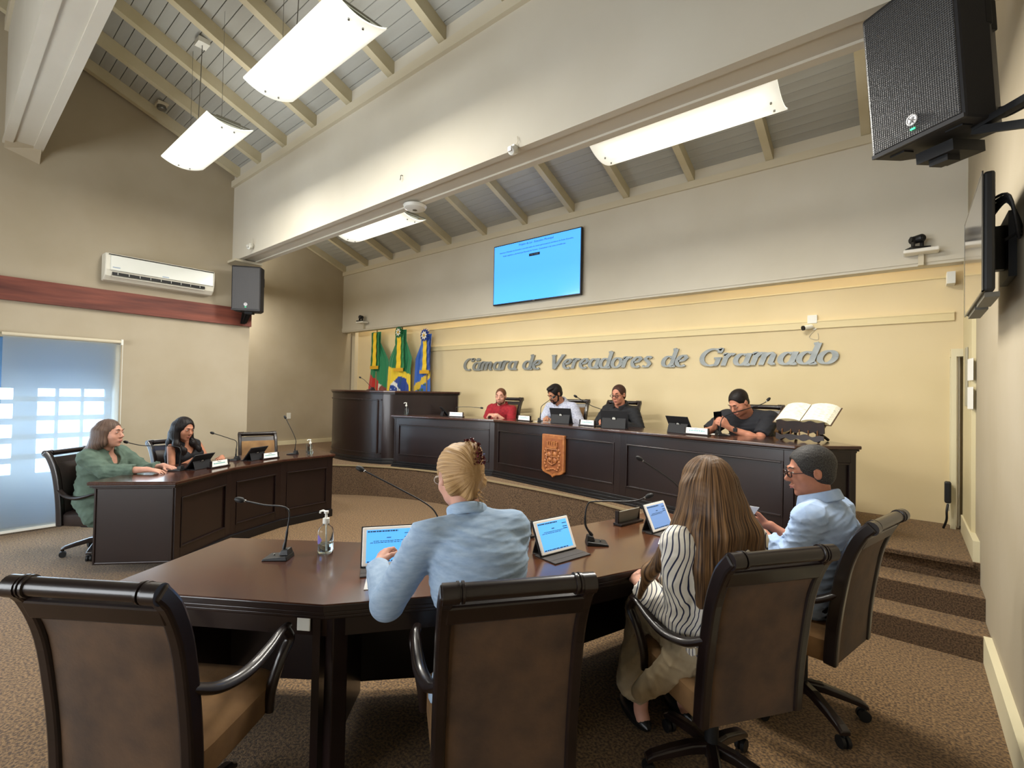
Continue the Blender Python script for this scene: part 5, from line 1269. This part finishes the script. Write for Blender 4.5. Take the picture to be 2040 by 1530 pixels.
    if slv <= 0:
        for s_ in (1,-1): F.ell(SH[s_]+lat*s_*.045+sd*.0, (.062,.13,.10), TR, .01, True)
    sh_ = F.build('shirt', top, root, folds(sp.get('fold', .0035), 1.0, sp.get('seed', 1), sp.get('folddir', (0,0,1))), 1, cuts)
    if sp.get('collar'):
        F = SDF(.005); n = 40; cr_ = nk+.018; c0 = N+sd*.018
        up_ = nz(hp(0,-.02,0)-N); rings = []
        for i in range(n+1):
            a = math.radians(-90+22+(360-44)*i/n) ; px = -math.sin(a+PI/2)*cr_; 
            a2 = math.radians(90+24+(312)*i/n); v = lat*math.cos(a2)*cr_+np.cross(up_, lat)*math.sin(a2)*(cr_*1.05); rings.append(c0+v+up_*(-.012*math.sin(a2)+.0))
        for i in range(n): 
            for zz, rr in ((0,.0075),(.014,.0065),(.026,.0055)): F.cap(rings[i]+up_*zz, rings[i+1]+up_*zz, rr, None, .010)
            if sp['collar'] == 2 : F.cap(rings[i]+up_*.024+(rings[i]-c0)*.10, rings[i]-up_*.016+(rings[i]-c0)*.30, .007, .005, .012)
        F.build('collar', top, sh_)
    if 'skirt' in sp:
        F = SDF(hx)
        for s_ in (1,-1): F.cap(hips[s_], knee[s_]+np.array((s_*.0,0,.0)), .105, .078, .05); F.cap(knee[s_]-np.array((0,.03,.0)), knee[s_]+np.array((s_*.04,-.02,-.33)), .08, .10, .05)
        F.ell(P, (.18,.14,.12), k=.04); F.cap(hips[1]+np.array((.05,-.02,-.04)), np.array((.24,.20,.40)), .07, .035, .05).cap(hips[-1]+np.array((-.05,.0,-.04)), np.array((-.27,.16,.34)), .08, .04, .05)
        F.build('skirt', sp['skirt'], root, folds(.006, .8, 5, (1,0,0)), 1)
    else:
        F = SDF(hx+.001); F.ell(P-np.array((0,0,.01)), (.168*S+fat,.135*S+fat,.115), k=.04)
        for s_ in (1,-1): F.cap(hips[s_], knee[s_], .088*S, .068*S, .03).cap(knee[s_], ank[s_]-np.array((0,0,.02)), .064*S, .055*S, .02, clip=True)
        F.build('trousers', pants, root, folds(.003, .8, 9), 1)
    for s_ in (1,-1):
        MB().ball(ank[s_]+np.array((0,.055,-.055)), (.045,.135,.045), 14, 8).build('shoe', mat('black_shoes', '#0f0f10', .35), root, smooth=True)
    # --- hair
    hm = sp['hairm']; st_ = sp['hair']; F = SDF(sp.get('hh', .0045))
    def strand(amp):
        def f(x, y, z):
            a = np.arctan2(x-Hc[0], y-Hc[1]+.02); return amp*np.sin(a*31+2.2*np.sin(a*7)+1.5*np.sin(z*9))+amp*.6*np.sin(a*67+3*np.sin(a*11)+z*14)
        return f
    if st_ == 'short':
        rgh = lambda amp: (lambda x, y, z: amp*(np.sin(x*310+2*np.sin(y*90))*np.sin(y*270+z*120)+np.sin(z*330+x*140)*.6))
        v = sp.get('hv', .010); F.ell(hp(0,-.020,.038), ((.074+v*.75)*hs,(.095+v)*hs,(.084+v)*hs), HR, .01)
        F.ell(hp(0,-.040,-.018), ((.066+v*.5)*hs,(.066+v*.5)*hs,.062*hs), HR, .015)
        F.ell(hp(0,.118,-.026+sp.get('hl',0)), (.088*hs,.092*hs,.122*hs), HR, .006, True)
        F.ell(hp(0,.03,-.140), (.12*hs,.15*hs,.088*hs), HR, .008, True)
        for x in (-1,1): F.ell(hp(x*.088,-.006,-.012), (.03,.021,.036), HR, .004, True)
        if sp.get('top_hair'): F.ell(hp(0,.03,.105), (.058,.055,.026), HR, .015)
        strands(F.build('hair', hm, root, rgh(.0006), 0), Hc, look, hu)
        if sp.get('bald'):
            pass
    elif st_ == 'updo':
        F.ell(hp(0,-.022,.036), (.086,.108,.097), HR, .01).ell(hp(0,-.085,.020), (.060,.050,.075), HR, .03).ell(hp(.016,-.098,.078), (.042,.036,.050), HR, .02)
        F.cap(hp(0,-.095,.06), hp(.0,-.075,-.075), .040, .028, .03).cap(hp(-.05,-.045,-.03), hp(.05,-.045,-.03), .045, None, .02)
        F.ell(hp(0,.118,-.034), (.100,.092,.122), HR, .01, True).ell(hp(0,.045,-.165), (.12,.13,.115), HR, .01, True)
        for x in (-1,1): F.ell(hp(x*.092,.015,-.045), (.046,.066,.058), HR, .010, True)
        for x in (-1,1): F.ell(hp(x*.094,.010,-.016), (.040,.040,.048), HR, .006, True)
        for k_ in range(8): F.cap(hp(.02+.012*math.sin(k_*2), -.088, -.055-.006*k_), hp(.035+.018*math.sin(k_*1.3), -.115-.006*(k_%3), -.085-.012*(k_%4)), .0035, .0015, .003)
        c0 = hp(.004,-.105,.0)
        def ds(x, y, z):
            dx, dy, dz = x-c0[0], y-c0[1], z-c0[2]; a = np.arctan2(dz, (dx*hr[0]+dy*hr[1])+1e-6); return .0013*np.sin(a*30+2*np.sin(a*5))+.0006*np.sin(a*67)
        strands(F.build('hair', hm, root, ds, 0), c0, look, hu, True)
        b = MB(); rr = np.random.default_rng(4)
        for k_ in range(190):
            t = rr.uniform(0,1); a_ = rr.uniform(0,2*PI); q_ = math.sqrt(rr.uniform(0,1))*math.cos(a_); c = hp(.020+.024*q_, -.150+.050*t*t+.010*q_*q_+rr.uniform(-.004,.008), .030+.105*t); d = nz(hp(q_+rr.normal()*.4,-.8,rr.normal()*.6)-hp(0,0,0))*rr.uniform(.007,.013); e_ = nz(np.cross(d, rr.normal(size=3)))*.006
            b.add([c-e_*.6, c+d*.5-e_, c+d, c+d*.5+e_], [(0,1,2,3)])
        b.cap = None
        MB_ = b.build('hair_clip', mat('rose_clip', '#7c3a40', .25, noise=(90,'#3a1218',.3,.7,2), coat=.6), root)
    elif st_ == 'long':
        e = sp.get('hv', .014); F.ell(hp(0,-.022,.036), (.074+e,.095+e,.084+e), HR, .01)
        lw = sp.get('len', .30); back = -HR[:,1]; dn = np.array((0,0,-1.))
        rt = nz(np.array((hr[0],hr[1],0)))
        for i in range(19):
            a = math.radians(-100+200*i/18); r_ = sp.get('hw', 1.0)
            p0 = hp(math.sin(a)*.066*r_, -.018-math.cos(a)*.082, .02); p1 = hp(math.sin(a)*.074*r_, -.022-math.cos(a)*.084, -.07)
            q = S3-bk*(.085+.01*math.cos(a))+rt*math.sin(a)*.115*r_+np.array((0,0,.03)); fr_ = (1-abs(math.sin(a)))
            L_ = lw*(1-.10*(i%3)/2)
            p2 = np.array((p1[0]*.35+q[0]*.65, p1[1]*.35+q[1]*.65, p1[2]-.09)); p3 = q*.6+p2*.4+dn*(L_*.25); p3 = np.array((q[0], q[1], p2[2]-L_*.45)); p4 = p3+dn*L_*.45+rt*math.sin(a)*.01-bk*.006
            if i in (0, 18) and sp.get('front', True):
                sgn = 1 if i == 18 else -1; p2 = p1+dn*.09+bk*.03+rt*sgn*.02; p3 = S3+bk*.10+rt*sgn*.085+dn*.02; p4 = p3+dn*L_*.55
            F.path([p0,p1,p2,p3,p4], [.032,.032,.030,.026,.010], .032)
        for nm, pts, rr_ in sp.get('locks', []): F.path([Lc(p) for p in pts], rr_, .035)
        F.ell(hp(0,.124,-.014), (.078,.090,.118), HR, .008, True)
        strands(F.build('hair', hm, root, strand(.0013), 1), Hc+np.array((0,-.02,0)), np.array((0,1.,0)), np.array((0,0,1.)))
    if sp.get('bald'):
        pass
    if sp.get('beard'):
        F = SDF(.0035); F.ell(hp(0,.030,-.074), (.050*fc,.050,.038), HR, .02).ell(hp(0,.068,-.100), (.023,.019,.018), HR, .015)
        for x in (-1,1): F.cap(hp(x*.066*fc,.008,-.015), hp(x*.050*fc,.025,-.075), .010, .014, .015)
        if sp['beard'] > 1: F.cap(hp(-.024,.092,-.050), hp(.024,.092,-.050), .0065, None, .008).cap(hp(-.026,.088,-.05), hp(-.024,.082,-.085), .006, None, .006).cap(hp(.026,.088,-.05), hp(.024,.082,-.085), .006, None, .006)
        F.ell(hp(0,.082,-.060), (.021,.025,.0115), HR, .003, True); F.ell(hp(0,.085,-.005), (.050,.06,.040), HR, .006, True)
        strands(F.build('beard', sp.get('beardm', hm), root, strand(.0006), 0), Hc, look, hu)
    if sp.get('glasses'):
        gm, full = sp['glasses']; g = empty('glasses', (0,0,0)); g.parent = root
        for x in (-1,1):
            ring = [hp(x*.032+.025*math.cos(t)*(abs(math.cos(t))**-.25 if abs(math.cos(t)) > .1 else 1), .105-.010*abs(x*.032+.025*math.cos(t))*8, .004+(.0135 if full else .017)*math.sin(t)) for t in [2*PI*i/18 for i in range(19)]]
            MB().tube(ring, 0.0030 if full else .0014, 6, caps=False).build('rim', gm, g, smooth=True)
            b = MB(); b.v = [tuple(p) for p in ring[:-1]]; b.f = [tuple(range(18))]; b.build('lens', mat('lens_glass', '#f4f8fa', .02, trans=1, ior=1.05), g)
            MB().tube([hp(x*.056,.094,.010), hp(x*.074,.050,.010), hp(x*.0785,.0,.010), hp(x*.078,-.018,-.006)], .0020, 6).build('temple', gm, g, smooth=True)
        MB().tube([hp(-.010,.106,.006), hp(0,.110,.009), hp(.010,.106,.006)], .0018, 6).build('bridge', gm, g, smooth=True)
    return root, hp, Lc, hands
# ---- materials
SK1, SK2, SK3, SK4 = skin('skin_fair', '#c99580'), skin('skin_rosy', '#bd8168'), skin('skin_tan', '#a97559'), skin('skin_warm', '#b67d62')
M_den = mat('light_denim', '#9db2c9', .85, noise=(26,'#8ba2bd',.35,.65), bump=(180,.25,.0015), stretch=(1,1,3))
M_blue = mat('pale_blue_shirt', '#a9bfdf', .85, noise=(20,'#9ab2d6',.35,.65), bump=(180,.2,.0012))
M_jk = mat('green_jacket', '#56695d', .85, noise=(16,'#4a5b50',.35,.65), bump=(160,.25,.0012))
M_red = mat('red_polo', '#8e1220', .85, noise=(30,'#780d1a',.35,.65), bump=(200,.2,.001))
M_ws = mat('white_pinstripe', '#b8bccb', .85, noise=(60,'#9fa4b8',.42,.58,2), bump=(180,.2,.001))
M_bk = mat('black_shirt', '#15171c', .8, noise=(20,'#0f1014',.35,.65), bump=(160,.2,.001)); M_bk2 = mat('charcoal_shirt', '#1f2026', .85, bump=(160,.2,.001))
M_tank = mat('black_top', '#111116', .8)
# white blouse with wavy navy stripes
M_bl = mat('striped_blouse', '#d8d2c6', .7, bump=(150,.15,.001)); N = M_bl.node_tree.nodes; L = M_bl.node_tree.links
tc = [n for n in N if n.type == 'TEX_COORD'][0]; n1 = N.new('ShaderNodeTexNoise'); n1.inputs['Scale'].default_value = 5.0; n1.inputs['Detail'].default_value = .6; L.new(tc.outputs['Object'], n1.inputs[0])
wv = N.new('ShaderNodeMath'); wv.operation = 'MULTIPLY'; wv.inputs[1].default_value = 58; L.new(n1.outputs['Fac'], wv.inputs[0])
sx_ = N.new('ShaderNodeSeparateXYZ'); L.new(tc.outputs['Object'], sx_.inputs[0]); ma = N.new('ShaderNodeMath'); ma.operation = 'MULTIPLY_ADD'; ma.inputs[1].default_value = 190; L.new(sx_.outputs[0], ma.inputs[0]); L.new(wv.outputs[0], ma.inputs[2])
mc = N.new('ShaderNodeMath'); mc.operation = 'MULTIPLY_ADD'; mc.inputs[1].default_value = -260; L.new(sx_.outputs[1], mc.inputs[0]); L.new(ma.outputs[0], mc.inputs[2])
sn = N.new('ShaderNodeMath'); sn.operation = 'SINE'; L.new(mc.outputs[0], sn.inputs[0]); rp = N.new('ShaderNodeValToRGB'); rp.color_ramp.elements[0].position = .66; rp.color_ramp.elements[1].position = .80
rp.color_ramp.elements[0].color = lin('#dcd6ca'); rp.color_ramp.elements[1].color = lin('#1b2140'); L.new(sn.outputs[0], rp.inputs[0]); L.new(rp.outputs[0], N['Principled BSDF'].inputs['Base Color'])
M_cream = mat('cream_fabric', '#a8977a', .85, noise=(14,'#97866a',.35,.65))
H_bl = hairmat('blonde_hair', '#bd9a6c', '#8d6c46', 30); H_lg = hairmat('streaked_brown_hair', '#80603f', '#2c1d15', 34); H_gr = hairmat('greying_hair', '#4a4846', '#1f1e1f', 26, .6, True)
H_br = hairmat('brown_hair', '#4a3024', '#2c1c15', 26, .6, True); H_dk = hairmat('dark_hair', '#1e1716', '#0c0909', 30, .5); H_ab = hairmat('ash_brown_hair', '#6a564a', '#3f3029'); H_sb = hairmat('sandy_hair', '#6b4630', '#4a2f20', 26, .6, True)
G_dark = mat('dark_rims', '#140d0d', .3); G_clear = mat('silver_rims', '#cfcac2', .25, .5); G_red = mat('brown_rims', '#2c1512', .3)
# 1 blonde woman, back to us
person('blonde woman in a pale blue denim shirt, hair pinned up, reaching for a tablet', (-1.13,1.32,0), (-.803,.596), dict(h=.0055, female=True, seat=.50, fat=.020, size=1.0, head=(-1.38,1.345,1.258), look=(-.94,.26,-.28), neck=(-1.30,1.33,1.105), curve=.02, shup=.022,
    skin=SK1, hair='updo', hairm=H_bl, top=M_den, collar=1, sleeve=1.95, loose=.016, sl=.014, fold=.0042, seed=3, folddir=(0,0,3), sh=.158, pants=mat('blue_jeans', '#31465e', .85),
    hands={-1: dict(w=(-1.70,1.20,.865), d=(-.55,.72,.30), p=(.35,.35,-.75), c=1.0, e=(-1.435,1.06,.835)), 1: dict(w=(-1.52,1.74,.80), d=(-.7,.3,-.1), p=(0,0,-1), c=.5, pole=(.6,.4,-1))}, glasses=(G_clear, False), hem=.08, brow=H_bl))
# 2 long-haired woman
person('woman with long streaked brown hair in a white blouse with wavy navy stripes', (-.585,2.08,0), (-.825,.566), dict(h=.0055, female=True, seat=.50, size=.98, fat=.012, head=(-.665,2.12,1.20), look=(-.80,.55,-.22), neck=(-.635,2.10,1.045), curve=.02,
    skin=SK1, hair='long', hairm=H_lg, hv=.026, hw=1.12, len=.30, top=M_bl, sleeve=1.93, loose=.018, sl=.024, fold=.004, seed=8, sh=.17, skirt=M_cream, collar=1,
    locks=[('l', [(-.70,2.04,1.20),(-.71,2.0,1.06),(-.75,1.955,.96),(-.83,1.93,.86),(-.875,1.935,.74)], [.045,.048,.042,.026,.008]), ('l', [(-.56,2.12,1.17),(-.50,2.14,1.04),(-.46,2.17,.92)], [.045,.05,.02]), ('l', [(-.60,2.04,1.2),(-.56,2.01,1.05),(-.54,2.02,.91)], [.05,.055,.03])],
    hands={-1: dict(w=(-.925,2.05,.745), d=(-.45,.55,.05), p=(.3,.4,-.5), c=1.0, e=(-.70,1.96,.69)), 1: dict(w=(-.90,2.20,.75), d=(-.5,-.45,.1), p=(0,-.5,-.5), c=1.0)}, glasses=(G_clear, False)))
# 3 grey-haired man
person('grey-haired man in glasses and a pale blue shirt beside the steps', (-.40,2.93,0), (-.974,.228), dict(h=.0055, seat=.50, fat=.025, size=1.0, head=(-.395,2.93,1.215), look=(-.86,-.46,-.16), neck=(-.35,2.92,1.065), curve=.045, hs=1.05, fc=1,
    skin=SK2, hair='short', hairm=H_gr, hv=.012, hl=-.004, top=M_blue, collar=2, sleeve=1.72, loose=.018, sl=.018, fold=.005, seed=12, sh=.18,
    hands={-1: dict(w=(-.585,2.83,.875), d=(-.8,.25,.12), p=(.1,.8,.3), c=.8, e=(-.44,2.72,.79)), 1: dict(w=(-.60,3.06,.87), d=(-.8,-.35,.1), p=(0,-.8,.3), c=.7)}, glasses=(G_red, True), pants=mat('dark_trousers', '#23242b', .8)))
# 4 woman in green
person('woman in an open green jacket with long ash-brown hair, side on', (-5.90,1.06,0), (.78,.63), dict(h=.008, female=True, seat=.42, fat=.035, size=1.05, head=(-5.80,1.085,1.135), look=(.78,.66,.02), neck=(-5.87,1.07,.975), curve=.02, hs=1.10,
    skin=SK1, hair='long', hairm=H_ab, hv=.014, len=.44, front=False, open=.7, top=M_jk, sleeve=1.70, loose=.018, sl=.018, fold=.006, seed=5, vneck=.06, hem=.12, pants=mat('tan_trousers', '#6e5b4c', .85),
    hands={1: dict(w=(-5.44,1.29,.815), d=(.72,.65,-.08), p=(0,0,-1), c=.35, e=(-5.66,1.03,.80)), -1: dict(w=(-5.60,1.46,.815), d=(.75,.4,-.1), p=(0,0,-1), c=.35, pole=(-.3,.5,-1))}, brow=H_ab))
# 5 woman in black top
person('young woman with long dark hair in a black sleeveless top', (-6.25,1.87,0), (.93,.37), dict(h=.008, female=True, seat=.42, size=.94, head=(-6.10,1.775,1.125), look=(.80,.30,-.22), neck=(-6.17,1.80,.985), curve=.0,
    skin=SK4, hair='long', hairm=H_dk, hv=.012, len=.34, top=M_tank, sleeve=0, loose=.008, sl=.01, fold=.0015, vneck=.05, pants=mat('dark_trousers', '#23242b', .8),
    hands={1: dict(w=(-5.97,1.83,.80), d=(.8,.4,0), p=(0,0,-1), c=.6, pole=(0,-.3,-1)), -1: dict(w=(-6.0,2.12,.80), d=(.8,-.3,0), p=(0,0,-1), c=.6, pole=(0,.4,-1))}))
# 6 man in red
person('man in a red polo shirt with stubble, forearms folded on the desk', (-4.74,5.50,.452), (.10,-1), dict(h=.008, seat=.50, fat=.012, head=(-4.675,5.40,1.53), look=(.42,-.90,-.10), neck=(-4.70,5.45,1.38), curve=.0, open=.65,
    skin=SK1, hair='short', hairm=H_sb, hv=.005, hl=.020, top=M_red, collar=2, sleeve=.72, loose=.014, sl=.018, fold=.003, seed=2, beard=1, beardm=hairmat('stubble', '#5a3a2c', '#4a2e22'),
    hands={1: dict(w=(-4.70,5.19,1.258), d=(.85,-.25,.0), p=(0,-.2,-1), c=.7, pole=(-.6,0,-1)), -1: dict(w=(-4.56,5.20,1.265), d=(-.85,-.30,.05), p=(0,.2,-1), c=.7, pole=(.6,0,-1))}))
# 7 bearded man
person('dark-bearded man in a pale pinstriped shirt looking down at papers', (-3.60,5.52,.452), (.0,-1), dict(h=.008, seat=.50, fat=.022, head=(-3.66,5.34,1.585), look=(-.25,-.82,-.50), neck=(-3.64,5.45,1.45), curve=.02, open=.4,
    skin=SK3, hair='short', hairm=H_dk, hv=.013, top=M_ws, collar=2, sleeve=1.85, loose=.016, sl=.016, fold=.004, seed=4, beard=2, top_hair=True,
    hands={1: dict(w=(-3.70,5.22,1.27), d=(.4,-.8,-.05), p=(.2,0,-1), c=.9, pole=(-.7,0,-1)), -1: dict(w=(-3.44,5.26,1.27), d=(-.5,-.8,-.05), p=(0,0,-1), c=.7, pole=(.7,0,-1))}))
# 8 man in black with glasses
person('man in a black shirt with black-rimmed glasses looking down', (-2.80,5.52,.452), (-.10,-1), dict(h=.008, seat=.50, fat=.018, head=(-2.735,5.36,1.59), look=(-.05,-.97,-.16), neck=(-2.75,5.44,1.44), curve=.01, open=.5,
    skin=SK2, hair='short', hairm=H_br, hv=.007, hl=.012, top=M_bk, collar=2, sleeve=1.9, loose=.016, sl=.018, fold=.004, seed=6, glasses=(G_dark, True),
    hands={1: dict(w=(-2.88,5.20,1.265), d=(.5,-.7,-.05), p=(0,0,-1), c=.7, pole=(-.9,.2,-1)), -1: dict(w=(-2.62,5.20,1.265), d=(-.4,-.8,-.05), p=(0,0,-1), c=.7, pole=(.9,0,-1))}))
# 9 broad man with phone
r9 = person('broad man in a charcoal shirt looking down at the phone in his hands', (-1.26,5.50,.452), (-.12,-1), dict(h=.008, seat=.50, fat=.050, size=1.10, hs=1.08, face=1.08, nk=1.2, head=(-1.325,5.22,1.535), look=(-.34,-.80,-.58), neck=(-1.29,5.38,1.42), curve=.03, open=.3,
    skin=SK2, hair='short', hairm=H_dk, hv=.006, top=M_bk2, collar=0, sleeve=.80, loose=.014, sl=.016, fold=.0035, seed=7, sh=.195,
    hands={1: dict(w=(-1.51,5.07,1.285), d=(.25,-.6,.55), p=(.8,.3,.1), c=1.0, pole=(-1,.2,-.8)), -1: dict(w=(-1.36,5.05,1.285), d=(-.45,-.6,.45), p=(-.7,.4,.1), c=1.0, pole=(1,.1,-.8))}))
ph = MB().box(-.037,.037,-.004,.004,-.075,.075).build('smartphone', M_blk, None, bevel=.004); ph.location = (-1.455,4.985,1.385); ph.rotation_euler = (math.radians(30),math.radians(-8),.35)
tag(ph, 'black smartphone held up in both hands by the broad man', 'phone')
wt = MB().lathe([(.036,-.010),(.039,-.006),(.039,.006),(.036,.010)], (0,0,0), 18, axis=(.6,.5,.0)).box(.0,.036,-.045,-.02,-.018,.018).build('wrist_watch', M_dark, None, bevel=.003)
wt.location = (-1.325,5.072,1.272); tag(wt, 'black square watch on the wrist of the broad man', 'watch')
pa = MB().box(-.05,.05,-.001,.001,-.07,.07).build('paper_sheet', M_paper, None); pa.location = (-.69,2.93,.93); pa.rotation_euler = (.5,.2,1.3); tag(pa, 'small white paper held in the hands of the grey-haired man', 'paper')
